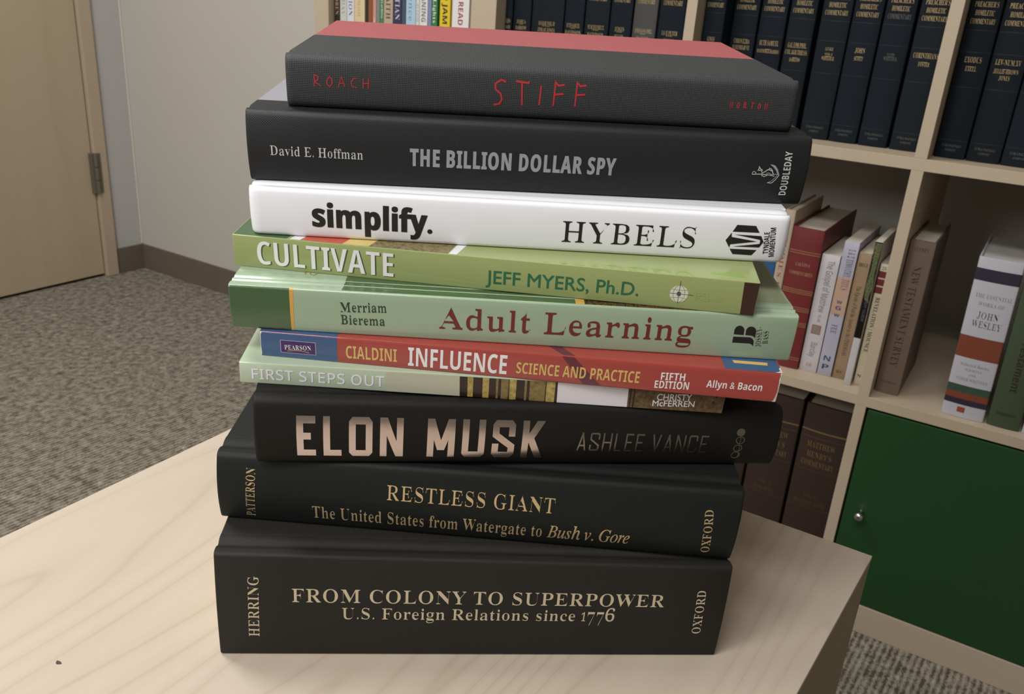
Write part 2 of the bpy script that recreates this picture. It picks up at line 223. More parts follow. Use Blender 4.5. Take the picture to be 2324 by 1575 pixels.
  'h': [567, [28,678,28,655,59,647,68,639,77,613,78,83,77,64,67,38,58,31,27,24,27,0,268,0,268,24,238,31,230,39,221,64,220,350,245,380,272,398,302,404,320,402,333,395,341,384,349,348,350,83,345,50,331,31,301,24,301,0,541,0,541,24,511,31,502,39,493,64,492,315,478,403,434,456,362,474,308,465,261,440,220,397,220,678]],
  'i': [295, [150,690,130,688,112,680,97,668,85,652,77,634,75,614,77,594,85,576,97,561,112,549,130,541,150,539,170,541,187,549,203,561,215,576,223,594,225,614,223,634,215,652,204,668,188,680,170,688], [31,462,30,437,61,431,70,424,77,397,78,83,73,48,58,31,27,24,27,0,268,0,268,24,238,32,230,39,222,64,221,462]],
  'j': [312, [158,692,138,690,121,682,105,670,93,654,85,636,83,616,85,596,93,578,105,562,120,551,138,543,158,541,178,543,196,551,212,563,224,579,232,596,234,616,232,636,224,654,212,670,196,682,178,690], [33,462,33,438,55,436,72,431,83,424,94,395,95,-80,91,-130,87,-149,79,-163,65,-171,46,-174,29,-172,19,-165,16,-153,34,-119,39,-98,37,-82,22,-58,-5,-45,-22,-43,-54,-50,-67,-60,-81,-87,-83,-104,-75,-140,-65,-157,-35,-185,5,-203,53,-209,107,-204,152,-189,189,-165,215,-130,232,-86,237,-32,237,462]],
  'k': [534, [31,678,30,654,62,647,70,640,77,613,78,83,77,64,68,39,58,31,26,24,26,0,268,0,268,24,238,32,230,39,221,64,220,200,242,219,355,55,352,34,341,27,314,24,314,0,560,0,560,24,543,27,528,36,515,51,331,311,409,387,442,413,477,430,514,437,514,462,306,462,306,437,340,434,357,427,363,414,360,400,338,369,220,251,220,678]],
  'l': [297, [30,678,30,654,49,652,62,647,70,639,77,612,78,592,78,83,73,48,58,31,27,24,27,0,268,0,268,24,238,32,230,39,222,64,221,678]],
  'm': [825, [353,474,303,465,258,438,218,394,218,462,28,462,28,438,59,431,68,423,77,396,78,83,77,64,67,38,58,31,27,24,27,0,264,0,264,24,235,32,227,40,219,65,218,350,241,380,267,398,297,404,315,402,328,395,336,384,341,368,345,323,344,65,335,39,326,31,297,24,297,0,530,0,530,24,501,31,493,39,484,65,483,353,507,381,534,398,562,404,580,402,593,395,601,384,609,348,610,323,609,65,600,39,591,31,562,24,562,0,798,0,798,24,768,31,754,49,750,83,750,315,736,403,693,456,622,474,567,465,519,436,477,389,453,436,412,465]],
  'n': [567, [362,474,308,466,260,440,220,398,220,462,28,462,28,438,59,431,68,423,77,396,78,83,77,64,67,38,58,31,27,24,27,0,268,0,268,24,238,31,230,39,221,64,220,83,220,350,245,380,272,398,302,404,320,402,333,395,341,384,349,348,350,83,345,50,331,31,301,24,301,0,541,0,541,24,511,31,502,39,493,64,492,315,478,403,434,456]],
  'o': [501, [250,474,208,470,170,460,135,443,103,419,77,390,56,356,40,317,31,275,28,229,31,185,40,143,56,105,77,70,103,41,135,17,170,-1,209,-11,251,-15,293,-12,331,-1,366,16,396,39,422,68,444,102,459,141,469,183,472,229,469,276,459,318,444,357,422,391,396,420,365,443,330,460,292,471], [225,440,251,445,275,440,295,426,309,403,319,365,325,307,327,229,321,95,311,58,296,35,276,22,251,17,226,22,206,35,191,58,181,95,174,230,176,307,182,365,191,403,205,426]],
  'p': [553, [343,475,291,466,247,438,213,391,213,462,29,462,29,439,47,435,69,422,77,389,78,-95,77,-137,72,-160,60,-175,51,-179,26,-184,26,-207,294,-207,294,-183,249,-175,231,-159,223,-131,220,48,253,13,292,-8,338,-15,373,-11,404,-1,434,18,459,42,481,72,498,108,511,148,518,191,521,238,519,282,511,322,499,360,482,393,461,421,436,444,408,461,377,472], [267,407,296,414,324,409,345,394,359,369,368,332,374,286,376,230,374,172,367,125,356,88,340,62,319,47,291,42,262,49,238,69,220,102,220,350,242,386]],
  'q': [542, [460,477,383,419,341,450,298,469,253,475,212,471,174,460,139,442,107,416,81,386,59,349,43,308,33,263,30,214,33,171,40,132,53,96,70,64,92,37,117,15,146,-1,177,-11,211,-14,257,-8,298,11,333,43,331,-144,327,-159,319,-170,306,-176,260,-183,260,-207,527,-207,527,-183,495,-176,486,-169,477,-143,476,477], [236,433,267,439,304,430,326,403,333,359,333,100,321,70,309,59,281,46,266,44,235,49,212,64,195,90,183,126,176,174,176,297,183,349,195,389,212,417]],
  'r': [428, [347,474,325,471,302,463,279,449,256,429,217,375,217,462,31,462,30,437,48,435,69,425,77,397,78,83,77,63,68,38,58,31,27,24,27,0,294,0,294,24,249,31,237,38,228,48,222,83,222,286,224,315,230,339,241,360,267,384,292,385,301,380,322,352,340,337,369,331,401,339,423,362,429,378,429,418,422,437,410,453,394,464,373,472]],
  's': [429, [210,475,165,470,128,456,97,433,73,403,60,368,55,328,58,300,67,275,81,252,101,231,127,211,232,156,262,136,280,113,286,87,284,68,277,53,266,40,251,30,209,22,181,26,154,38,129,58,107,85,91,118,79,157,53,157,53,-13,76,-13,84,1,95,10,109,13,197,-12,225,-15,269,-10,307,4,340,27,364,58,378,96,383,141,380,174,373,202,360,226,341,246,316,265,184,335,163,358,156,386,164,414,186,434,222,441,247,438,271,428,293,413,312,391,328,363,340,330,363,330,363,475,343,475,327,456,317,454,247,471]],
  't': [340, [192,631,131,550,30,446,30,415,72,415,72,106,75,69,84,39,98,16,119,-1,148,-11,184,-14,245,-2,294,36,331,98,307,111,291,83,272,66,250,60,229,67,218,88,215,122,215,415,309,415,309,462,215,462,215,631]],
  'u': [558, [17,462,17,438,50,430,59,421,64,407,68,369,68,144,71,96,81,57,97,26,121,3,153,-11,195,-15,251,-6,301,20,340,60,340,-15,412,4,478,15,536,19,536,44,517,46,493,58,483,84,482,462,282,462,282,438,319,430,329,422,339,392,340,98,318,73,292,58,263,53,235,60,225,69,213,94,211,462]],
  'v': [456, [-4,462,-4,437,24,428,33,419,49,389,212,-15,238,-15,405,401,424,426,454,439,454,462,303,462,303,438,334,434,353,423,359,405,351,376,275,182,192,407,196,426,210,435,244,438,244,462]],
  'w': [647, [-16,462,-16,437,9,424,25,394,182,-15,208,-15,332,293,430,-15,453,-15,620,400,640,432,663,439,663,462,530,462,530,439,566,430,575,418,575,401,500,210,442,393,440,411,445,425,458,433,481,437,481,462,250,462,250,439,275,434,288,422,314,350,248,189,171,401,171,419,178,431,206,437,206,462]],
  'x': [475, [6,462,6,437,26,431,46,416,64,392,183,203,92,84,65,55,36,34,7,22,7,0,175,0,175,22,146,25,131,35,126,51,134,75,205,170,268,71,276,45,275,38,265,29,231,24,231,0,475,0,475,23,457,27,440,45,295,274,407,409,435,430,463,441,463,462,299,462,299,438,338,432,348,423,349,415,342,394,273,306,222,387,209,417,214,429,228,436,251,438,251,462]],
  'y': [447, [-7,462,-7,437,7,436,23,428,48,387,209,-7,186,-82,170,-110,140,-143,128,-147,118,-145,112,-139,109,-97,104,-84,83,-65,53,-59,35,-61,20,-68,7,-79,-8,-108,-7,-149,1,-169,15,-186,33,-199,54,-206,102,-207,142,-195,176,-165,193,-143,225,-79,241,-36,395,384,413,418,422,429,446,437,446,462,302,462,302,437,342,431,353,418,354,402,347,369,276,177,191,405,192,419,202,431,241,437,241,462]],
  'z': [436, [47,462,39,322,65,322,76,357,90,385,108,405,129,418,157,425,250,428,19,21,19,0,399,0,411,160,387,160,372,120,353,88,332,65,305,49,270,40,187,37,409,433,409,462]],
  '|': [260, [92,682,92,-230,168,-230,168,682]],
 },
 'b': {
  ' ': [278],
  '&': [625, [287,669,195,649,134,595,112,512,123,455,151,401,189,354,105,296,49,229,28,153,52,71,114,13,200,-9,265,0,336,32,416,93,494,0,620,0,482,160,529,220,567,281,593,339,495,339,450,262,422,229,326,339,398,399,438,458,451,521,430,596,372,649], [282,586,322,577,350,552,360,516,353,482,327,446,271,405,242,438,218,478,208,521,218,554,244,577], [180,244,245,289,356,161,308,119,260,91,210,81,169,91,139,117,126,153,140,201]],
  '.': [219, [109,111,79,103,57,81,49,51,57,21,79,-1,109,-9,139,-1,161,21,169,51,161,81,139,103]],
  'A': [690, [252,717,0,0,163,0,215,170,475,170,527,0,690,0,437,717], [341,592,345,606,386,463,439,297,253,297]],
  'B': [672, [90,714,90,0,357,0,433,6,497,24,549,55,588,96,611,147,619,207,617,242,611,272,602,297,574,335,536,360,491,374,491,379,524,389,551,406,573,430,588,460,598,494,601,533,593,594,569,641,528,674,472,696,400,710,312,714], [241,590,360,588,392,582,416,572,433,557,443,538,446,513,443,488,435,468,421,452,399,440,369,433,329,431,241,431], [241,311,378,308,411,300,435,287,450,268,459,247,462,222,459,195,450,171,435,152,412,137,381,128,340,125,241,125]],
  'C': [637, [393,724,325,719,264,703,211,677,165,642,127,598,97,547,75,489,62,425,58,356,62,286,73,222,92,164,119,113,154,70,198,36,249,10,310,-5,379,-10,416,-9,482,-1,575,27,575,154,481,126,393,116,336,123,291,144,257,179,233,226,219,285,214,355,219,425,234,484,260,533,295,569,340,591,393,598,419,596,473,584,553,551,602,674,500,711,464,718]],
  'D': [740, [90,714,90,0,292,0,406,10,502,41,580,92,636,162,671,253,682,364,677,437,662,501,637,557,602,604,559,643,509,674,450,696,385,710,314,714], [241,590,322,590,383,584,433,565,473,535,502,490,519,432,525,360,501,229,428,151,306,125,241,125]],
  'E': [560, [90,714,90,0,501,0,501,125,241,125,241,309,483,309,483,433,241,433,241,590,501,590,501,714]],
  'F': [549, [90,714,90,0,239,0,239,282,481,282,481,406,239,406,239,590,499,590,499,714]],
  'G': [724, [431,724,355,719,287,704,228,679,177,645,135,603,102,552,77,494,63,429,58,358,68,248,96,156,144,84,210,32,292,0,390,-10,440,-9,528,1,644,31,644,401,361,401,361,275,496,275,496,126,420,116,359,119,323,130,293,147,268,169,248,198,233,231,222,269,214,355,217,402,226,445,241,484,261,517,286,545,316,568,350,585,388,595,430,598,490,593,545,579,593,559,643,680,543,712,506,719]],
  'H': [765, [90,714,90,0,241,0,241,308,524,308,524,0,675,0,675,714,524,714,524,434,241,434,241,714]],
  'I': [389, [32,714,32,628,119,588,119,126,32,86,32,0,357,0,357,86,270,126,270,588,357,628,357,714]],
  'J': [331, [90,714,90,45,85,-14,69,-52,58,-64,30,-79,-16,-83,-74,-73,-74,-199,-4,-210,58,-207,97,-199,133,-185,164,-164,191,-137,213,-103,228,-61,238,-11,241,46,241,714]],
  'K': [664, [90,714,90,0,241,0,241,255,305,301,492,0,664,0,413,398,662,714,494,714,290,458,241,387,241,714]],
  'L': [565, [90,714,90,0,531,0,531,125,241,125,241,714]],
  'M': [943, [90,714,90,0,225,0,225,358,216,560,220,560,392,0,531,0,715,559,719,559,712,362,712,0,853,0,853,714,647,714,468,168,465,168,296,714]],
  'N': [813, [90,714,90,0,225,0,225,370,216,540,220,540,531,0,723,0,723,714,587,714,587,343,594,179,591,179,281,714]],
  'O': [796, [399,725,326,720,261,705,207,680,161,645,123,603,95,552,74,494,62,430,58,359,62,288,74,223,95,165,123,114,161,71,207,36,261,10,325,-5,398,-10,471,-5,535,10,590,36,636,71,673,114,702,165,722,223,734,287,738,358,734,429,722,493,702,552,673,602,636,645,590,680,535,705,472,720], [341,592,399,599,457,592,503,571,537,535,560,487,574,428,579,358,574,289,560,230,537,182,503,146,457,124,398,117,340,124,294,146,260,182,236,230,222,289,217,358,222,428,236,487,260,535,295,571]],
  'P': [628, [90,714,90,0,241,0,241,254,371,258,425,269,471,287,507,311,536,341,557,375,571,412,580,451,583,491,576,555,555,610,520,655,469,688,402,707,318,714], [241,590,310,590,377,578,417,544,430,486,426,452,413,424,393,404,365,389,331,381,241,378]],
  'Q': [796, [399,725,326,720,261,705,207,680,161,645,123,603,95,552,74,494,62,430,58,359,62,288,74,223,95,165,123,114,161,71,207,36,261,10,325,-5,398,-10,409,-10,540,-170,734,-170,562,22,617,54,661,97,695,151,719,212,733,282,738,358,734,429,722,493,702,552,673,602,636,645,590,680,535,705,472,720], [341,592,399,599,457,592,503,571,537,535,560,487,574,428,579,358,574,289,560,230,537,182,503,146,457,124,398,117,340,124,294,146,260,182,236,230,222,289,217,358,222,428,236,487,260,535,295,571]],
  'R': [660, [90,714,90,0,241,0,241,274,322,274,492,0,660,0,450,311,495,337,535,371,565,415,575,440,583,500,575,566,552,620,514,661,459,690,387,708,298,714], [241,590,332,588,368,580,396,569,415,551,426,527,430,496,426,466,416,441,398,422,371,408,335,400,241,397]],
  'S': [551, [296,724,227,718,168,700,119,671,83,630,61,580,54,521,56,490,71,437,98,395,115,377,170,336,323,256,345,238,359,216,363,191,360,170,353,152,340,137,320,125,294,117,260,115,188,123,116,146,46,174,46,33,108,9,175,-5,248,-10,326,-4,390,15,443,47,481,88,503,139,511,198,509,233,502,265,490,292,454,338,403,377,236,466,217,482,206,502,202,526,205,546,212,563,225,578,243,589,265,596,291,598,345,593,398,579,459,556,508,674,403,711,368,718]],
  'T': [579, [20,714,20,588,214,588,214,0,365,0,365,588,559,588,559,714]],
  'U': [756, [85,714,85,254,93,180,118,116,159,62,216,22,288,-2,375,-10,438,-6,493,5,541,25,581,50,613,82,639,119,657,160,667,204,671,252,671,714,520,714,520,278,516,228,505,187,487,156,460,134,424,121,379,117,336,121,300,133,272,153,252,183,240,224,236,277,236,714]],
  'V': [650, [0,714,242,0,407,0,650,714,497,714,362,289,331,166,325,132,290,280,153,714]],
  'W': [967, [0,714,182,0,354,0,452,383,483,542,514,384,613,0,785,0,967,714,818,714,710,243,692,137,663,301,555,714,412,714,308,314,275,137,248,288,149,714]],
  'X': [667, [15,714,237,368,0,0,162,0,328,270,494,0,667,0,426,360,650,714,487,714,336,457,182,714]],
  'Y': [624, [0,714,237,273,237,0,387,0,387,278,624,714,461,714,312,420,164,714]],
  'Z': [579, [33,714,33,589,366,589,24,98,24,0,555,0,555,125,204,125,546,616,546,714]],
  'a': [604, [302,557,227,551,191,544,156,534,93,508,142,407,193,427,244,442,296,447,321,445,342,438,359,427,371,411,379,390,381,340,286,337,211,330,150,315,103,292,69,259,49,216,42,163,47,109,63,66,90,33,125,9,165,-5,211,-10,253,-8,289,-1,318,10,344,26,392,74,396,74,425,0,529,0,529,364,522,424,503,472,471,510,426,536,370,552], [280,247,381,253,377,176,366,149,348,128,324,112,297,102,247,101,215,114,204,125,197,141,195,162,198,186,207,207,223,225,247,239]],
  'c': [514, [313,556,262,553,216,543,174,526,136,502,105,471,79,433,60,387,49,333,45,270,52,182,75,111,112,58,162,20,225,-3,300,-10,367,-6,419,7,466,31,466,158,396,124,371,117,313,111,279,115,251,128,228,150,211,181,200,221,197,271,210,363,249,418,313,436,333,435,374,427,439,404,483,519,411,545,349,555]],
  'e': [591, [303,556,254,552,209,542,168,524,132,499,102,467,78,429,59,383,49,329,45,269,49,210,61,158,81,113,108,75,141,44,180,21,224,4,272,-7,325,-10,401,-6,462,7,517,29,517,144,457,120,398,106,332,101,293,105,260,117,234,137,214,164,201,197,196,236,548,236,548,308,541,381,519,442,482,492,433,527,373,549], [277,447,304,450,336,446,362,436,382,418,396,394,405,366,408,335,199,335,205,371,216,400,233,422,253,438]],
  'f': [387, [295,765,257,763,193,749,166,736,143,718,126,695,112,665,105,629,102,546,20,506,20,434,102,434,102,0,251,0,251,434,380,434,380,546,251,546,253,598,266,628,277,639,292,645,328,647,394,633,432,742,375,758]],
  'h': [657, [78,760,78,0,227,0,227,257,230,311,238,355,252,391,274,416,305,432,345,437,394,424,423,385,433,319,433,0,582,0,582,356,576,420,558,470,529,509,489,535,441,551,386,556,354,554,295,537,269,522,247,501,228,476,220,476,227,579,227,760]],
  'i': [305, [153,760,112,753,96,745,82,731,75,712,72,687,75,662,82,643,96,630,132,616,153,614,174,616,210,630,223,643,231,662,234,687,231,712,223,731,210,745,193,753], [78,546,78,0,227,0,227,546]],
  'l': [305, [78,760,78,0,227,0,227,760]],
  'm': [982, [379,556,318,548,289,537,262,522,239,501,220,476,212,476,192,546,78,546,78,0,227,0,227,257,230,311,237,355,251,391,270,416,299,432,336,437,382,424,409,385,418,319,418,0,567,0,570,323,578,363,592,395,612,418,640,432,676,437,722,424,749,385,758,319,758,0,907,0,907,356,902,420,886,470,860,509,823,535,776,551,719,556,688,554,628,537,600,522,577,501,558,476,545,476,528,501,507,521,481,537,451,547]],
  'n': [657, [388,556,355,554,292,537,263,522,240,501,220,476,212,476,192,546,78,546,78,0,227,0,230,311,238,355,252,391,273,416,304,432,345,437,373,434,395,424,412,408,424,385,431,355,433,319,433,0,582,0,582,356,576,420,558,470,529,509,490,535,443,551]],
  'o': [619, [311,556,234,548,169,524,116,483,77,427,53,358,45,274,49,216,60,165,79,120,104,81,136,48,173,23,214,5,259,-6,308,-10,384,-2,449,23,502,64,542,120,566,190,574,274,570,332,559,383,540,428,515,466,484,498,447,523,406,541,360,552], [273,432,309,436,345,432,374,418,396,396,410,364,419,324,422,274,419,224,410,184,396,152,374,128,346,115,310,110,274,115,245,128,224,152,209,184,200,224,197,274,200,324,209,364,224,396,245,418]],
  'p': [633, [382,556,345,553,313,545,286,532,263,515,227,475,220,475,199,546,78,546,78,-240,227,-240,227,-20,219,60,227,60,243,43,284,12,310,0,341,-8,378,-10,436,-2,486,22,529,62,562,118,581,189,588,274,582,359,563,429,531,485,489,524,439,548], [239,373,252,401,272,421,299,433,334,437,391,419,425,365,436,276,433,227,425,186,412,154,392,130,367,116,336,111,299,116,270,130,251,154,237,186,230,226,227,275,231,336]],
  's': [497, [261,556,200,552,148,539,104,518,71,488,52,450,45,404,47,375,52,350,74,308,90,291,134,261,287,187,305,171,311,155,310,133,294,112,278,105,231,99,204,100,141,112,46,145,46,22,101,4,157,-7,226,-10,297,-5,355,10,401,35,433,68,453,111,459,162,457,193,451,219,441,242,426,261,409,278,364,306,220,372,202,387,193,410,200,430,222,442,259,446,308,441,332,435,408,406,453,513,421,527,358,546]],
  't': [434, [148,662,105,547,23,497,23,434,94,434,94,171,97,128,104,91,117,62,133,38,154,19,178,6,204,-3,234,-8,292,-9,343,-3,385,9,402,15,402,126,340,111,290,111,261,125,251,137,245,152,243,434,396,434,396,546,243,546,243,662]],
  'w': [856, [10,546,165,0,325,0,425,432,429,432,451,339,527,0,689,0,846,546,700,546,630,286,610,175,603,125,599,125,581,258,511,546,347,546,278,278,255,125,251,125,226,286,158,546]],
  'y': [569, [0,546,217,4,198,-48,184,-71,168,-92,147,-107,122,-117,93,-120,34,-114,34,-232,94,-240,160,-235,206,-221,248,-198,284,-164,314,-122,338,-70,569,546,409,546,308,239,287,144,284,144,271,224,163,546]],
 },
 'g': {
  ' ': [278],
  ',': [219, [105,123,75,116,54,95,46,66,52,37,69,18,95,10,97,-29,85,-69,59,-99,59,-118,124,-84,163,-32,176,26,167,77,143,111]],
  '.': [219, [109,111,79,103,57,81,49,51,57,21,79,-1,109,-9,139,-1,161,21,169,51,161,81,139,103]],
  'A': [667, [293,686,0,0,100,0,186,201,476,201,567,0,667,0,362,686], [224,289,326,536,436,289]],
  'C': [708, [422,691,229,644,97,517,48,331,87,179,207,47,416,-9,513,-1,593,20,663,51,663,158,584,116,504,90,425,81,281,114,184,205,149,340,185,474,281,567,421,601,498,593,575,570,656,530,656,635,570,667,493,685]],
  'D': [750, [76,682,76,0,342,0,536,50,660,175,704,341,666,501,547,629,341,682], [174,594,325,594,482,559,573,467,603,341,582,238,499,135,330,88,174,88]],
  'E': [500, [75,682,75,0,471,0,471,88,173,88,173,300,452,300,452,388,173,388,173,594,462,594,462,682]],
  'F': [469, [76,682,76,0,174,0,174,317,440,317,440,405,174,405,174,594,440,594,440,682]],
  'G': [740, [416,691,229,644,99,518,50,337,98,158,226,36,413,-9,502,-3,586,15,673,47,673,336,444,336,444,248,575,248,575,108,528,94,478,85,427,81,283,114,187,205,151,340,186,473,280,566,414,601,496,593,578,571,659,534,659,633,566,668,491,686]],
  'H': [729, [75,682,75,0,173,0,173,297,555,297,555,0,653,0,653,682,555,682,555,385,173,385,173,682]],
  'I': [250, [76,682,76,0,174,0,174,682]],
  'J': [250, [76,682,76,21,70,-67,39,-120,-37,-137,-62,-137,-44,-228,-34,-229,-14,-230,96,-201,156,-122,174,-8,174,682]],
  'L': [490, [74,682,74,0,480,0,480,88,172,88,172,682]],
  'M': [781, [73,682,73,0,171,0,171,531,383,267,399,267,609,531,611,0,709,0,709,682,618,682,391,402,165,682]],
  'N': [781, [74,682,74,0,166,0,166,525,622,0,706,0,706,682,614,682,614,154,152,682]],
  'O': [823, [411,691,218,642,91,516,45,341,90,168,216,41,409,-9,607,41,734,168,778,341,733,516,606,642], [411,601,548,567,642,475,677,341,642,207,548,115,411,81,275,115,181,207,146,341,181,475,275,567]],
  'P': [510, [70,682,70,0,168,0,168,295,270,295,400,321,475,389,500,486,477,585,405,655,283,682], [168,594,283,594,353,578,389,539,399,490,384,432,343,396,279,383,168,383]],
  'R': [604, [77,682,77,0,175,0,175,296,216,296,265,287,321,243,397,140,487,0,604,0,538,94,462,213,414,276,359,324,421,363,460,419,473,491,446,593,368,659,249,682], [175,598,238,598,315,586,358,550,372,495,361,441,320,400,238,384,175,384]],
  'S': [458, [247,691,138,668,66,606,40,509,116,368,259,275,335,165,323,126,287,93,224,79,159,90,98,124,44,178,44,54,102,19,165,-2,235,-9,333,15,401,80,426,176,350,333,207,422,131,522,145,564,183,593,239,603,288,597,342,575,399,532,399,643,350,670,299,686]],
  'T': [604, [17,682,17,594,253,594,253,0,351,0,351,594,587,594,587,682]],
  'W': [1042, [0,682,276,-6,295,-6,521,552,745,-6,764,-6,1041,682,944,682,758,212,568,682,475,682,286,212,98,682]],
  'Y': [604, [0,682,253,361,253,0,351,0,351,360,604,682,486,682,301,447,118,682]],
  'c': [438, [263,458,145,428,68,345,41,216,70,99,150,20,269,-9,318,-5,365,4,403,17,403,105,361,88,322,78,284,75,204,93,151,144,132,224,150,304,197,357,269,376,307,372,347,359,393,332,393,427,352,443,310,454]],
  'h': [500, [61,682,61,0,150,0,150,322,189,360,225,381,262,387,309,373,339,336,350,278,350,0,439,0,439,275,419,377,365,438,286,458,237,450,191,427,150,390,150,682]],
 },
 'n': {
  ' ': [278],
  '.': [219, [109,111,79,103,57,81,49,51,57,21,79,-1,109,-9,139,-1,161,21,169,51,161,81,139,103]],
  'B': [650, [97,714,97,0,348,0,419,6,480,24,530,53,566,93,589,143,596,203,594,238,587,268,575,294,559,316,540,334,492,359,436,374,436,379,477,390,510,408,537,433,556,463,568,497,572,537,564,596,542,642,504,675,451,696,383,710,301,714], [187,637,360,634,404,626,438,612,461,591,474,563,479,527,475,492,464,462,445,440,416,423,374,413,319,410,187,410], [187,335,324,335,383,331,429,320,462,301,483,275,496,245,500,210,496,173,484,140,463,113,432,92,388,80,331,76,187,76]],
  'D': [730, [97,714,97,0,296,0,405,10,496,41,571,92,625,162,658,253,669,364,664,437,650,501,626,557,593,604,553,643,504,674,448,696,386,710,317,714], [187,637,304,637,384,630,450,607,504,571,543,518,566,448,574,361,542,203,445,109,284,77,187,77]],
  'E': [556, [97,714,97,0,496,0,496,79,187,79,187,334,478,334,478,412,187,412,187,635,496,635,496,714]],
  'F': [519, [97,714,97,0,187,0,187,303,477,303,477,382,187,382,187,635,496,635,496,714]],
  'G': [728, [431,724,357,719,290,704,232,679,181,644,139,602,105,551,81,493,66,428,61,357,65,285,79,220,101,162,131,111,169,68,216,35,271,10,333,-5,403,-10,537,-1,654,27,654,377,407,377,407,297,564,297,564,85,525,77,454,69,364,72,312,84,269,105,233,132,204,166,183,207,167,252,158,303,155,357,163,440,187,510,227,568,280,611,347,636,426,645,492,640,525,633,610,604,644,682,579,705,545,713,508,719]],
  'I': [339, [40,714,40,662,124,642,124,71,40,52,40,0,298,0,298,52,214,71,214,642,298,662,298,714]],
  'L': [524, [97,714,97,0,499,0,499,80,187,80,187,714]],
  'M': [907, [97,714,97,0,180,0,180,471,173,626,177,626,412,0,486,0,724,625,728,625,721,474,721,0,810,0,810,714,678,714,454,129,450,129,230,714]],
  'N': [760, [97,714,97,0,180,0,180,435,172,593,176,593,558,0,663,0,663,714,579,714,579,289,586,123,582,123,201,714]],
  'O': [781, [392,725,322,720,260,705,207,679,162,644,125,602,97,551,77,493,65,429,61,359,65,288,77,223,97,165,125,114,162,71,207,36,260,10,321,-5,391,-10,459,-5,519,10,572,36,617,71,654,114,683,165,703,223,716,287,720,358,716,429,703,493,683,552,654,602,617,645,572,680,520,705,460,720], [318,638,392,646,465,638,524,612,569,570,600,512,619,442,625,358,619,274,600,204,569,146,524,102,465,77,391,68,317,77,258,102,213,146,181,204,162,274,156,358,162,442,182,512,214,570,259,612]],
  'P': [605, [97,714,97,0,187,0,187,278,335,282,392,292,439,310,476,334,506,361,528,394,542,429,551,466,554,504,547,566,526,617,490,659,439,690,371,708,286,714], [187,637,336,633,382,622,417,603,441,576,456,542,461,500,455,452,439,415,411,388,372,370,321,359,187,355]],
  'R': [622, [97,714,97,0,187,0,187,295,329,295,502,0,607,0,411,320,457,342,500,372,533,416,545,443,552,475,554,511,547,573,526,624,491,664,440,692,375,708,294,714], [187,636,343,633,386,623,419,607,442,582,456,549,461,507,457,466,443,432,421,406,389,386,347,375,294,371,187,371]],
  'S': [549, [288,724,245,722,206,714,170,702,138,685,111,664,89,640,73,611,63,578,60,542,65,491,81,447,107,411,142,381,188,354,346,287,385,258,405,225,412,183,408,150,394,122,372,99,340,82,300,71,213,69,141,81,51,110,51,24,76,14,136,-1,247,-10,320,-4,382,14,433,43,471,83,494,132,502,191,500,226,492,257,480,284,462,308,440,329,382,365,215,438,178,466,158,498,151,541,155,570,166,595,185,617,211,632,245,642,317,644,377,634,457,607,485,684,396,713,362,719]],
  'T': [556, [10,714,10,635,233,635,233,0,323,0,323,635,545,635,545,714]],
  'U': [731, [90,714,90,254,98,180,121,116,160,62,213,22,280,-2,362,-10,422,-6,474,5,519,25,556,50,587,82,610,119,627,160,637,204,640,252,640,714,551,714,551,252,546,201,532,157,508,120,473,91,426,74,367,68,310,73,263,89,227,116,201,152,185,197,180,251,180,714]],
  'V': [600, [0,714,255,0,345,0,600,714,505,714,335,229,311,148,300,100,265,227,94,714]],
  'Y': [566, [0,714,238,273,238,0,328,0,328,277,566,714,469,714,283,363,98,714]],
  'a': [561, [288,545,220,539,188,532,105,499,132,433,203,462,255,473,316,471,343,462,365,448,381,426,391,395,394,323,223,313,159,297,109,273,74,239,53,198,46,149,51,99,67,59,94,29,129,7,169,-6,215,-10,257,-8,293,-1,322,11,347,28,395,76,399,76,416,0,480,0,480,365,475,422,459,468,433,502,396,526,348,540], [314,259,393,262,393,214,388,167,373,128,348,99,315,78,278,65,235,61,208,63,185,70,165,82,149,99,140,121,137,148,141,179,154,206,176,227,208,243,254,254]],
  'c': [480, [306,546,260,543,217,533,178,517,142,494,113,464,88,426,70,381,59,327,55,265,59,205,69,153,87,109,110,72,139,42,174,19,212,3,254,-7,300,-10,355,-7,400,3,438,19,438,97,419,89,377,75,327,67,299,66,252,72,214,89,185,118,163,157,150,206,146,266,164,379,216,446,304,469,364,461,420,444,447,517,385,538]],
  'e': [564, [292,546,247,542,205,531,168,512,134,486,107,454,85,415,68,370,58,320,55,264,59,208,69,158,88,114,112,76,142,45,179,21,219,4,264,-7,348,-9,408,-2,489,25,489,102,434,82,380,69,317,65,268,70,226,86,193,113,168,149,152,195,146,251,513,251,510,351,501,393,487,432,466,465,441,493,411,516,375,533,336,543], [252,470,291,474,332,469,364,455,389,432,406,400,417,364,421,321,148,321,156,365,170,403,192,434,219,456]],
  'f': [344, [283,765,232,760,190,745,155,720,129,683,114,633,109,539,15,509,15,468,109,468,109,0,197,0,197,468,332,468,332,536,197,536,199,609,207,640,219,664,235,680,257,690,299,692,364,678,387,747,342,760]],
  'h': [618, [85,760,85,0,173,0,173,277,177,335,188,383,207,422,235,450,276,466,330,472,397,458,437,415,450,343,450,0,537,0,537,349,532,411,515,461,488,499,450,524,401,540,341,545,307,543,275,536,245,524,217,508,193,487,174,462,168,462,173,537,173,760]],
  'l': [258, [85,760,85,0,173,0,173,760]],
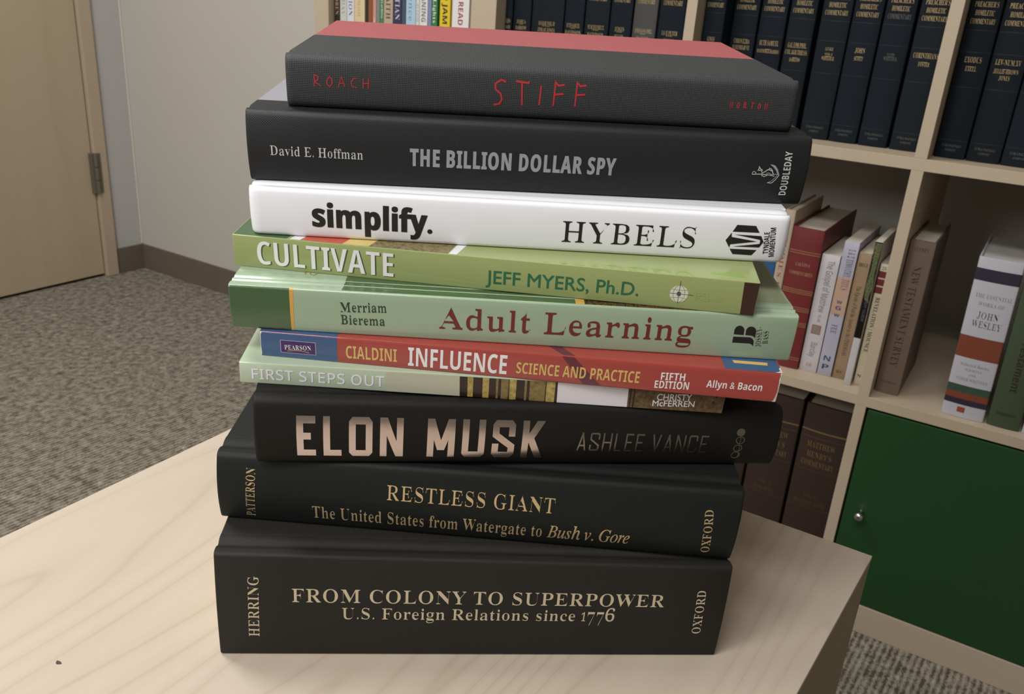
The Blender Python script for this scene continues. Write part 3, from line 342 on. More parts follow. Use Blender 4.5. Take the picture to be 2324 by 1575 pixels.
  'o': [605, [304,546,233,538,172,514,122,474,85,419,62,351,55,269,59,213,69,162,87,118,111,79,140,48,175,23,213,4,255,-6,301,-10,372,-2,433,22,484,63,521,118,544,187,551,269,548,325,537,375,520,420,496,457,467,489,433,514,394,532,351,542], [252,466,302,472,352,466,392,448,422,418,443,377,456,328,460,269,456,210,443,160,422,119,392,88,352,69,303,63,253,69,213,88,184,119,163,160,150,210,146,269,150,328,162,377,183,418,213,448]],
  'p': [615, [340,546,300,543,265,535,236,522,212,505,173,463,169,463,157,536,85,536,85,-240,173,-240,173,-7,167,68,173,68,211,30,237,14,266,0,300,-7,339,-10,401,-2,455,22,500,61,533,116,553,185,560,269,553,354,533,423,500,477,455,515,402,538], [324,472,369,466,406,448,434,417,453,376,465,327,469,270,467,232,454,164,441,135,426,110,407,90,384,75,357,66,326,63,274,69,233,87,206,117,187,157,177,208,173,286,178,343,190,390,209,426,236,452,275,467]],
  'r': [413, [335,546,299,542,267,532,238,514,212,491,171,438,167,438,157,536,85,536,85,0,173,0,175,320,183,352,195,381,210,406,230,427,252,444,277,456,302,464,339,466,387,459,398,540]],
  's': [479, [252,546,196,542,147,530,107,509,76,481,57,446,51,404,53,376,60,352,71,332,105,298,154,271,299,208,329,187,344,165,349,140,346,118,336,98,319,83,295,71,263,63,222,61,160,67,101,84,52,104,52,24,124,-1,220,-10,281,-6,333,8,376,30,408,61,428,100,434,148,426,199,415,220,382,254,334,281,173,351,148,372,141,383,135,409,138,428,148,443,164,457,185,466,213,472,272,473,322,464,393,440,423,510,344,537]],
  't': [361, [128,659,93,545,16,510,16,468,92,468,92,156,94,116,102,82,114,55,130,33,149,17,172,5,196,-4,249,-10,299,-6,328,2,339,6,339,73,291,64,241,65,221,72,204,86,190,104,183,128,180,468,335,468,335,536,180,536,180,659]],
  'w': [786, [11,537,158,1,258,1,363,330,390,445,394,445,423,330,523,1,626,1,775,537,685,537,595,191,574,92,570,92,548,187,442,537,346,537,246,220,215,91,211,91,183,222,102,537]],
  'y': [510, [1,536,217,-2,177,-100,145,-142,124,-156,99,-165,59,-168,11,-162,11,-232,69,-240,132,-235,173,-220,207,-195,234,-162,259,-121,510,536,415,536,306,232,260,85,256,85,245,131,221,205,95,536]],
 },
 'i': {
  ' ': [278],
  '.': [219, [109,111,79,103,57,81,49,51,57,21,79,-1,109,-9,139,-1,161,21,169,51,161,81,139,103]],
  'B': [653, [126,692,121,672,164,666,188,652,196,625,187,573,53,79,42,56,29,40,11,29,-12,22,-45,20,-50,0,255,0,314,3,367,12,416,27,458,47,493,72,522,102,543,136,556,174,560,216,547,286,508,339,442,374,536,414,592,470,611,543,585,626,509,675,381,692], [360,658,379,658,450,646,492,610,506,549,500,501,482,461,451,428,408,404,354,390,287,385,253,388,244,395,243,401,280,544,308,633,324,651], [227,341,234,347,255,352,338,350,378,339,409,323,430,298,444,266,448,226,442,170,423,122,392,83,348,54,294,37,228,31,173,38,164,44,158,53,156,72,163,108]],
  'G': [806, [487,707,410,700,338,680,270,647,228,618,188,585,152,547,120,505,92,461,70,415,53,367,43,318,40,269,44,214,58,164,80,119,110,80,148,47,194,20,245,1,302,-11,365,-15,454,-8,539,15,620,52,663,231,680,280,688,292,710,310,743,318,766,319,771,338,484,338,479,319,533,313,550,309,561,302,568,291,570,276,568,257,527,95,517,74,500,55,475,39,445,26,413,19,379,16,315,23,261,44,217,80,184,128,165,187,158,258,163,323,178,388,204,455,238,518,278,571,325,615,377,648,433,667,493,674,549,669,597,652,638,625,670,588,691,542,703,487,720,487,766,699,749,699,725,668,705,659,692,658,576,696,533,704]],
  'e': [428, [291,471,244,466,197,449,150,422,120,399,69,344,28,280,3,212,-6,147,-2,101,10,62,31,31,59,8,92,-5,132,-10,172,-7,210,2,245,18,279,40,312,70,344,106,329,121,276,75,225,47,177,38,125,50,94,86,84,146,91,212,180,228,253,252,310,282,351,317,376,355,384,396,381,418,373,437,360,452,342,462,319,469], [247,441,268,444,288,440,300,426,304,404,298,365,280,329,250,296,209,268,157,248,95,235,124,309,142,343,182,397,226,432]],
  'h': [599, [107,760,98,718,145,713,168,697,176,671,37,0,130,0,184,256,199,304,224,354,258,405,297,447,335,473,373,481,399,474,414,455,419,422,412,366,367,147,362,90,365,61,373,37,387,17,405,2,427,-7,453,-10,492,-4,533,15,575,47,557,76,513,56,493,53,474,58,462,74,458,101,463,168,514,422,503,496,467,533,408,545,342,530,280,485,223,410,212,410,246,549,291,760]],
  'o': [522, [300,471,263,468,227,459,191,443,122,397,64,336,40,302,21,266,6,228,-3,190,-6,152,-1,105,14,66,39,33,71,8,111,-7,157,-12,207,-7,255,8,303,34,333,56,361,81,410,140,446,206,457,240,467,307,462,354,447,393,422,427,388,451,348,466], [261,440,294,445,341,433,370,397,379,337,377,303,362,232,333,160,315,127,271,70,247,48,221,31,195,20,168,17,143,20,122,29,106,45,93,66,86,92,83,124,87,172,98,221,116,273,140,322,167,364,197,399,229,424]],
  'r': [333, [176,471,22,442,19,423,70,415,77,409,83,386,68,311,-19,0,61,0,111,164,175,297,253,399,261,377,268,369,287,359,313,360,337,376,346,389,353,421,352,435,341,458,332,465,309,471,263,448,205,380,133,267,185,458,186,465]],
  's': [370, [183,471,149,467,119,456,94,438,75,414,63,386,59,354,63,323,84,275,173,151,183,126,187,102,184,78,177,57,164,39,147,26,128,18,106,15,79,19,55,31,36,52,20,79,11,115,6,157,-11,158,-33,-6,-13,-6,-9,2,9,9,68,-7,116,-12,170,-3,215,22,248,60,258,82,267,132,263,165,241,213,151,339,139,365,135,388,143,416,164,437,178,443,194,445,242,431,274,389,291,319,308,319,328,468,311,468,308,458,300,452,288,450,229,467]],
  'u': [542, [177,471,23,446,20,428,58,425,77,416,82,407,83,386,77,349,16,123,7,69,8,36,22,6,34,-4,50,-10,68,-12,108,-5,148,14,189,48,232,94,278,154,327,228,283,62,281,40,287,11,303,-6,331,-12,383,2,434,43,483,111,469,125,437,82,410,57,387,48,376,50,369,58,367,70,380,137,467,460,389,460,358,353,338,303,290,211,264,171,237,136,185,81,160,63,138,52,118,48,101,52,91,62,89,88,105,159,187,444,189,468]],
  'v': [442, [358,472,334,467,324,461,317,452,311,429,321,403,356,363,358,356,352,333,334,298,287,228,219,146,163,87,144,386,132,449,118,470,103,469,-5,445,-9,426,22,423,40,412,58,382,67,344,73,288,91,-12,112,-12,237,127,331,242,387,336,406,409,405,427,393,455,383,464]],
 },
}
_MB = {}; _GB = {}
from mathutils.geometry import delaunay_2d_cdt
STY = {  # outline set, horizontal and vertical stroke change (in cap heights), letter spacing
 'gill': ('g', .012, .012, 1.0), 'noto': ('n', 0, 0, 1), 'nototh': ('n', .02, .02, 1.08),
 'notob': ('b', 0, 0, 1), 'light': ('b', -.03, -.01, 1.02), 'round': ('b', .005, -.02, 1.05), 'block': ('b', .045, .02, 1.12), 'heavy': ('b', .045, .025, 1.03),
 'serif': ('s', -.030, .004, 1.04), 'serifl': ('s', -.046, .0, 1.04), 'serifb': ('s', 0, 0, 1), 'slab': ('s', -.035, .018, 1.04), 'ital': ('i', .012, .006, 1)}
def glyph(f, c, dx, dy):
    """one letter as outlines embedded above: advance, points, triangles"""
    k = (f, c, dx, dy)
    if k in _GB: return _GB[k]
    t = GLYPHS[f].get(c) or GLYPHS['s' if f != 's' else 'b'].get(c) or GLYPHS['b'].get(c) or GLYPHS[f][' ']
    adv = t[0]/1000; cs = []; CAP = .69
    for part in t[1:]:
        q = [z/1000 for z in part]; P = [(q[i], q[i+1]) for i in range(0, len(q)-1, 2)]
        if len(P) < 3: continue
        n = len(P); O = []
        for i, p in enumerate(P):
            a, b = P[i-1], P[(i+1) % n]
            d1 = Vector((p[0]-a[0], p[1]-a[1])); d2 = Vector((b[0]-p[0], b[1]-p[1]))
            if d1.length < 1e-7 or d2.length < 1e-7: O.append(p); continue
            n1 = Vector((d1.y, -d1.x)).normalized(); n2 = Vector((d2.y, -d2.x)).normalized(); m = n1+n2
            if m.length < .2: O.append(p); continue
            m.normalize(); kk = 1/max(.5, m.dot(n1))
            O.append((p[0]+m.x*kk*dx*CAP, p[1]+m.y*kk*dy*CAP))
        cs.append(O)
    vs = [Vector(p) for o in cs for p in o]; es = []; n0 = 0; fs = []
    for o in cs:
        n = len(o); es += [(n0+i, n0+(i+1) % n) for i in range(n)]; n0 += n
    if cs:
        r = delaunay_2d_cdt(vs, es, [], 0, 1e-7); vs = [(p.x, p.y) for p in r[0]]
        for f in r[2]:
            x = sum(vs[i][0] for i in f)/3; y = sum(vs[i][1] for i in f)/3; wn = 0
            for o in cs:
                for (ax, ay), (bx, by) in zip(o, o[1:]+o[:1]):
                    if (ay <= y) != (by <= y) and x < ax+(y-ay)*(bx-ax)/(by-ay): wn += 1 if by > ay else -1
            if wn: fs.append(list(f))
    _GB[k] = (adv, vs, fs); return _GB[k]
def flush_lettering():
    for q in QUEUE:
        ob = q[0].text_now(*q[1:])
        if q[9] == 'title_outline':
            p = q[0]; ob.location = p.F(1, 1, .007)-p.F(1, 1, 0)
def glyphs(s, style):
    key = (s, style)
    if key in _MB: return _MB[key]
    if style in ('hand', 'handthin', 'tech', 'techthin'):
        r = stroke_text(s, style); _MB[key] = r; return r
    f, dx, dy, sp = STY[style]; x = 0; vs = []; fs = []
    for c in s:
        adv, gv, gf = glyph(f, c, dx, dy); o = len(vs)
        vs += [(px+x, py) for px, py in gv]; fs += [[i+o for i in t] for t in gf]; x += adv*sp
    x0 = min(v[0] for v in vs); x1 = max(v[0] for v in vs)
    _MB[key] = ([((px-x0)/(x1-x0), py/.69) for px, py in vs], fs)   # x over 0..1, y in cap heights
    return _MB[key]
# stroked letters: polylines in a unit box
HAND = {'R': [[(.05, 0), (.1, 1), (.62, .86), (.55, .55), (.1, .45), (.35, .3), (.95, .05)]], 'O': [[(.5, .9), (.15, .6), (.12, .25), (.5, .02), (.85, .3), (.8, .7), (.5, .9)]],
 'A': [[(0, 0), (.45, .95), (.9, .1)], [(.15, .35), (.75, .4)]], 'C': [[(.85, .85), (.45, .85), (.12, .5), (.25, .12), (.85, .06)]], 'H': [[(.1, 0), (.12, .85)], [(.8, 0), (.85, .9)], [(.1, .42), (.82, .46)]],
 'S': [[(.9, .92), (.55, 1.0), (.12, .85), (.12, .62), (.5, .46), (.62, .25), (.45, .05), (.0, 0)]], 'T': [[(.5, 0), (.46, .93)], [(0, .96), (.95, .9), (1, .97)]], 'I': [[(.35, .02), (.6, .8)]],
 'F': [[(.15, 0), (.25, .95), (.5, .82), (.95, .86)], [(.15, .46), (.9, .5)]], 'N': [[(.1, 0), (.12, 1), (.8, 0), (.85, 1)]]}
TECH = {'E': [[(1, 1), (0, 1), (0, 0), (1, 0)], [(0, .53), (.9, .53)]], 'L': [[(0, 1), (0, 0), (1, 0)]], 'O': [[(.5, 1), (.1, 1), (0, .94), (0, .06), (.1, 0), (.9, 0), (1, .06), (1, .94), (.9, 1), (.5, 1)]],
 'N': [[(0, 0), (0, 1)], [(0, 1), (1, 0)], [(1, 0), (1, 1)]], 'M': [[(0, 0), (0, 1)], [(0, 1), (.5, .14), (1, 1)], [(1, 0), (1, 1)]], 'U': [[(0, 1), (0, .06), (.1, 0), (.9, 0), (1, .06), (1, 1)]],
 'S': [[(1, .72), (1, .94), (.9, 1), (.1, 1), (0, .94), (0, .66), (1, .3), (1, .06), (.9, 0), (.1, 0), (0, .06), (0, .28)]], 'K': [[(0, 0), (0, 1)], [(1, 1), (.1, .42)], [(.32, .58), (1, 0)]],
 'A': [[(0, 0), (.5, 1), (1, 0)], [(.18, .28), (.82, .28)]], 'H': [[(0, 0), (0, 1)], [(1, 0), (1, 1)], [(0, .5), (1, .5)]], 'V': [[(0, 1), (.5, 0), (1, 1)]], 'C': [[(1, .75), (1, .94), (.9, 1), (.1, 1), (0, .94), (0, .06), (.1, 0), (.9, 0), (1, .06), (1, .25)]]}
def strip(pts, hw):
    """a mitred band of half width hw (x, y scales) along a polyline"""
    n = len(pts); vs = []; fs = []
    closed = pts[0] == pts[-1]
    for i, p in enumerate(pts):
        a = pts[i-1] if i > 0 else (pts[-2] if closed else None); b = pts[i+1] if i < n-1 else (pts[1] if closed else None)
        def nrm(u, v):
            d = Vector((v[0]-u[0], v[1]-u[1])); d.normalize(); return Vector((-d.y, d.x))
        if a is None: q = nrm(p, b); k = 1
        elif b is None: q = nrm(a, p); k = 1
        else:
            n1, n2 = nrm(a, p), nrm(p, b); q = n1+n2
            if q.length < .1: q = n1.copy()
            q.normalize(); k = 1/max(.5, q.dot(n1))
        vs += [(p[0]+q.x*hw*k, p[1]+q.y*hw*k), (p[0]-q.x*hw*k, p[1]-q.y*hw*k)]
    for i in range(n-1): fs.append([2*i, 2*i+1, 2*i+3, 2*i+2])
    return vs, fs
TW = {'E': .47, 'L': .45, 'O': .59, 'N': .59, 'M': .71, 'U': .59, 'S': .59, 'K': .58, 'A': .56, 'H': .56, 'V': .56, 'C': .56}
def stroke_text(s, style):
    tech = 'tech' in style; D = TECH if tech else HAND
    # widths and gaps in cap heights, as seen on the two spines
    if style == 'tech': W, G, SP, hw = 1, .19, .42, .085
    elif style == 'techthin': W, G, SP, hw = 1, .20, .32, .045
    elif style == 'hand': W, G, SP, hw = .62, .40, .6, .042
    else: W, G, SP, hw = .48, .62, .5, .07
    x = 0; vs = []; fs = []
    for ch in s:
        if ch == ' ': x += SP; continue
        cw = TW[ch]-2*hw if tech else W*(.45 if ch == 'I' else 1.0)
        m = hw if tech else 0; k = 0
        def add(a, b):
            nonlocal vs, fs, k
            o = len(vs); vs += [(q[0], q[1], k) for q in a]; fs += [[i+o for i in f] for f in b]; k += 1
        for pl in D[ch]:
            P = [(x+m+px*cw, m+py*(1-2*m)) for px, py in pl]
            if tech and (len(pl) == 2 or ch in 'MAV') and any(p[0] != q[0] and p[1] != q[1] for p, q in zip(pl, pl[1:])):
                for (p, q), (u, v) in zip(zip(P, P[1:]), zip(pl, pl[1:])):   # slanted strokes are cut level with the letter's edges
                    if p[1] > q[1]: p, q, u, v = q, p, v, u
                    sl = (q[0]-p[0])/(q[1]-p[1]); hx = hw*math.sqrt(1+sl*sl)
                    p2 = (p[0]-sl*m, 0) if u[1] == 0 else p; q2 = (q[0]+sl*m, 1) if v[1] == 1 else q
                    p2 = (min(max(p2[0], x+hx), x+cw+2*m-hx), p2[1]); q2 = (min(max(q2[0], x+hx), x+cw+2*m-hx), q2[1])
                    add([(p2[0]-hx, p2[1]), (p2[0]+hx, p2[1]), (q2[0]+hx, q2[1]), (q2[0]-hx, q2[1])], [[0, 1, 2, 3]])
            elif tech and len(P) > 2 and P[0] != P[-1]:
                for i0, i1 in ((0, 1), (-1, -2)):
                    dx_, dy_ = P[i0][0]-P[i1][0], P[i0][1]-P[i1][1]; l_ = math.hypot(dx_, dy_)
                    P[i0] = (P[i0][0]+dx_/l_*hw, P[i0][1]+dy_/l_*hw)
                add(*strip(P, hw))
            else: add(*strip([(a_, b_) for a_, b_ in P] if not (tech and len(P) == 2) else [(P[0][0], 0 if pl[0][1] == 0 and pl[0][0] == pl[1][0] else P[0][1]), (P[1][0], 1 if pl[1][1] == 1 and pl[0][0] == pl[1][0] else P[1][1])], hw))
        x += cw+2*m+G
    x0 = min(v[0] for v in vs); x1 = max(v[0] for v in vs)
    return ([((v[0]-x0)/(x1-x0), v[1], v[2]) for v in vs], fs)

# ------------------------------------------------------------------ books
QUEUE = []
class Book:
    """A book whose spine is the quad A-B (tail edge line) to TA-TB; W directions run from spine to fore-edge.
    Everything in cm, own frame: u along the spine, v across its thickness, w into the book."""
    def __init__(s, label, A, B, TA, TB, Wb, Wt, L, T, D, hard=True, bulge=.15, r=.22, endr=.12, groove=(.75, .14, .2), split=1.2, cat='book', name='book', group=None, upright=False, ev=.0):
        s.upright = upright
        s.L, s.T, s.D, s.hard, s.bulge, s.r, s.endr, s.groove, s.split, s.ev = L, T, D, hard, bulge, r, endr, groove, split, ev
        A, B, TA, TB, Wb, Wt = map(Vector, (A, B, TA, TB, Wb, Wt))
        org = (A+B)/2 if not upright else (A+TA)/2
        ang = 0 if upright else math.atan2(B.y-A.y, B.x-A.x)
        s.root = thing(name, label, cat, org, ang, group)
        R = Matrix.Rotation(-ang, 3, 'Z')
        s.A, s.B, s.TA, s.TB = [R @ (p-org) for p in (A, B, TA, TB)]; s.Wb, s.Wt = R @ Wb, R @ Wt
        lo = .012; rr = min(r, T*.3)
        e = [rr*q for q in ((0, .03, .12, .3, .6, 1) if rr > .08 else (0, .25, 1))]
        nm = (16 if bulge > .2 and not upright else 8) if bulge > .01 else 1
        s.vst = [lo+q for q in e]+[lo+rr+(T-lo-2*rr)*k/nm for k in range(1, nm)]+[T-q for q in e[::-1]]
        us = [q for q in (0, .03, .08, .16, .3, .55) if q < L/3 and (q <= endr*1.5 or q == 0)]
        s.ust = us+[L*k/8 for k in range(1, 8)]+[L-q for q in us[::-1]]
        s.sv = [s.S0(v) for v in s.vst]; s.eu = [s.ends0(u) for u in s.ust]
    def F(s, u, v, w):
        a = u/s.L; t = v/s.T
        p = (1-t)*((1-a)*s.A+a*s.B)+t*((1-a)*s.TA+a*s.TB)
        q = ((1-t)*s.Wb+t*s.Wt).normalized()
        return (p+q*w)*CM
    def interp(s, x, xs, ys):
        if x <= xs[0]: return ys[0]
        if x >= xs[-1]: return ys[-1]
        for i in range(len(xs)-1):
            if x <= xs[i+1]: return ys[i]+(ys[i+1]-ys[i])*(x-xs[i])/(xs[i+1]-xs[i])
    def S(s, v): return s.interp(v, s.vst, s.sv)
    def ends(s, u): return s.interp(u, s.ust, s.eu)
    def S0(s, v):
        t = min(1, max(0, v/s.T)); x = -s.bulge*(1-(2*t-1)**2); r = s.r
        for d in (v, s.T-v):
            if d < r: d = max(0, d); x += r-math.sqrt(max(0, r*r-(r-d)**2))
        return x
    def dip(s, w):
        if not s.groove: return 0
        g = s.groove
        if isinstance(g, list): return max([q[1]*math.exp(-((w-q[0])/q[2])**2) for q in g])
        return g[1]*math.exp(-((w-g[0])/g[2])**2)
    def ends0(s, u):
        d = min(u, s.L-u); r = s.endr
        if d >= r: return 0
        d = max(d, 0); return r-math.sqrt(max(0, r*r-(r-d)**2))
    def build(s, cover, board=None, pages=None, board_b=None):
        board = board or cover; pages = pages or mat('page_edges', (214, 205, 186), .9, kind='pages')
        T, L, D = s.T, s.L, s.D; lo = .012; th = .24 if s.hard else .035
        face = list(zip(s.sv, s.vst))
        wend = s.split if s.hard else D
        ws = []
        w = s.r
        while w < min(wend, 2.2): ws.append(w); w += .07
        ws.append(wend)
        if len(ws) > 1 and ws[-2] > wend-.03: ws.pop(-2)
        top = [(w, T-s.dip(w)) for w in ws]; bot = [(w, lo+s.dip(w)) for w in ws]
        outer = bot[::-1]+face[1:-1]+top
        outer = bot[::-1]+[face[0]]*0+face+top[1:] if abs(face[-1][0]-ws[0]) < 1e-6 else bot[::-1]+face+top
        if len(outer) != len(set(outer)): 
            seen = []; [seen.append(p) for p in outer if p not in seen]; outer = seen
        mid = T/2
        inner = []
        for (w_, v_) in outer[::-1]:
            iv = min(max(v_, lo+th), T-th) if w_ > th else (v_-mid)*(1-2*th/T)+mid
            inner.append((max(w_, 0)+th if w_ < s.r+.001 else w_, min(max(iv, lo+th), T-th)))
        prof = outer+inner; n = len(prof)
        st = s.ust
        vs = []; fs = []
        for u in st:
            e = s.ends(u)
            for j, (w_, v_) in enumerate(prof):
                k = e*(max(0, 1-max(0, w_)/1.0))
                vv = v_ if s.ev == 0 else mid+(v_-mid)*(1-min(.5, s.ev*e/ max(s.endr, .01)/ (T/2)))
                vs.append(s.F(u, vv, w_+k))
        for i in range(len(st)-1):
            for j in range(n): fs.append([i*n+j, i*n+(j+1) % n, (i+1)*n+(j+1) % n, (i+1)*n+j])
        half = len(outer)
        for base, flip in ((0, 0), ((len(st)-1)*n, 1)):
            for j in range(half-1):
                q = [base+j, base+j+1, base+n-2-j, base+n-1-j]
                fs.append(q if flip else q[::-1])
        o = mesh('spine' if s.hard else 'cover', vs, fs, cover, s.root, True)
        arc = [0]
        for (a0, b0), (a1, b1) in zip(prof, prof[1:]+prof[:1]): arc.append(arc[-1]+math.hypot(a1-a0, b1-b0))
        uv = o.data.uv_layers.new(name='wrap')
        for p in o.data.polygons:
            js = [o.data.loops[li].vertex_index % n for li in p.loop_indices]
            for li, j in zip(p.loop_indices, js):
                jj = n if (j == 0 and max(js) == n-1) else j
                uv.data[li].uv = (st[o.data.loops[li].vertex_index//n]*CM, arc[jj]*CM)
        try: o.data.set_sharp_from_angle(angle=math.radians(42))
        except Exception: pass
        s.spine = o
        if s.hard:
            for nm, v0, v1, mt in (('back_cover', lo, lo+th, board_b or board), ('front_cover', T-th, T, board)):
                s.front = s.slab(nm, .0, L, s.split, D, v0, v1, mt, .04)
        ov = .3 if s.hard else .02
        s.slab('page_block', ov, L-ov, .3 if s.hard else .06, D-(.32 if s.hard else .04), lo+th, T-th, pages, 0, sub=True)
        return s
    def slab(s, nm, u0, u1, w0, w1, v0, v1, m, bev, sub=False):
        bm = bmesh.new(); bmesh.ops.create_cube(bm, size=1)
        for v in bm.verts: v.co = Vector((u0+(u1-u0)*(v.co.x+.5), w0+(w1-w0)*(v.co.y+.5), v0+(v1-v0)*(v.co.z+.5)))
        if bev: bmesh.ops.bevel(bm, geom=bm.edges[:], offset=bev, segments=2, affect='EDGES', profile=.6)
        if sub and s.hard:   # hollowed fore-edge
            es = [e for e in bm.edges if abs(e.verts[0].co.z-e.verts[1].co.z) > .1]
            bmesh.ops.subdivide_edges(bm, edges=es, cuts=5, use_grid_fill=True)
            for v in bm.verts:
                if v.co.y > w1-.01:
                    t = (v.co.z-v0)/(v1-v0); v.co.y -= .35*min(s.T/3, 1)*(1-(2*t-1)**2)
        for v in bm.verts: v.co = s.F(v.co.x, v.co.z, v.co.y)
        me = bpy.data.meshes.new(nm); bm.to_mesh(me); bm.free()
        return link_mesh(nm, me, m, s.root)
    def _proj(s, nm, vs, fs, m, eps, surf, cutdir):
        bm = bmesh.new(); q = [bm.verts.new((v[0], v[1], (v[2] if len(v) > 2 else 0))) for v in vs]
        for f in fs:
            if len(set(f)) < 3: continue
            try: bm.faces.new([q[i] for i in f])
            except ValueError: pass
        def cut(ax, cs):
            lo_, hi_ = min(v[ax] for v in vs), max(v[ax] for v in vs)
            no = (1, 0, 0) if ax == 0 else (0, 1, 0)
            for c in cs:
                if lo_+1e-4 < c < hi_-1e-4:
                    near = [f for f in bm.faces if min(v.co[ax] for v in f.verts) < c < max(v.co[ax] for v in f.verts)]
                    if not near: continue
                    g = set(near)
                    for f in near: g.update(f.edges); g.update(f.verts)
                    bmesh.ops.bisect_plane(bm, geom=list(g), plane_co=(c, 0, 0) if ax == 0 else (0, c, 0), plane_no=no, dist=1e-6)
        cut(1, cutdir or [])
        if not s.upright: cut(0, s.ust if surf == 'spine' else s.ust[::1])
        for v in bm.verts:
            e = eps+v.co.z*.0025
            if surf == 'spine': v.co = s.F(v.co.x, v.co.y, s.S(v.co.y)+s.ends(v.co.x)-e)
            else: v.co = s.F(v.co.x, s.T-s.dip(v.co.y)+e, v.co.y)
        me = bpy.data.meshes.new(nm); bm.to_mesh(me); bm.free()
        return link_mesh(nm, me, m, s.spine if surf == 'spine' or not s.hard else s.front)
    def cuts(s):
        return s.vst
    def text(s, txt, style, u0, v0, u1, v1, h, m, nm='title_lettering', parent=None):
        QUEUE.append((s, txt, style, u0, v0, u1, v1, h, m, nm))
    def text_now(s, txt, style, u0, v0, u1, v1, h, m, nm):
        vs, fs = glyphs(txt, style)
        e = Vector((u1-u0, v1-v0)); l = e.length; p = Vector((-e.y, e.x))/l*h
        V = [(u0+e.x*v[0]+p.x*v[1], v0+e.y*v[0]+p.y*v[1], v[2] if len(v) > 2 else 0) for v in vs]
        o = s._proj(nm, V, fs, m, .012, 'spine', s.cuts())
        if s.bulge > .01:
            for p in o.data.polygons: p.use_smooth = True
        return o
    def patch(s, poly, m, nm='cover_print', eps=.005, surf='spine'):
        n = len(poly)
        bm = bmesh.new(); f = bm.faces.new([bm.verts.new((a, b, 0)) for a, b in poly]); bmesh.ops.triangulate(bm, faces=[f])
        bm.verts.index_update(); vs = [tuple(v.co) for v in bm.verts]; fs = [[v.index for v in f.verts] for f in bm.faces]; bm.free()
        c = s.cuts() if surf == 'spine' else ([.1*k for k in range(1, 20)] if s.groove else None)
        return s._proj(nm, vs, fs, m, eps, surf, c)
    def line(s, pts, hw, m, nm='cover_print', eps=.009, surf='spine'):
        vs, fs = strip(pts, hw); return s._proj(nm, vs, fs, m, eps, surf, s.cuts() if surf == 'spine' else None)
def rect(u0, v0, u1, v1): return [(u0, v0), (u1, v0), (u1, v1), (u0, v1)]
def circ(u, v, r, n=20): return [(u+r*math.cos(2*PI*k/n), v+r*math.sin(2*PI*k/n)) for k in range(n)]
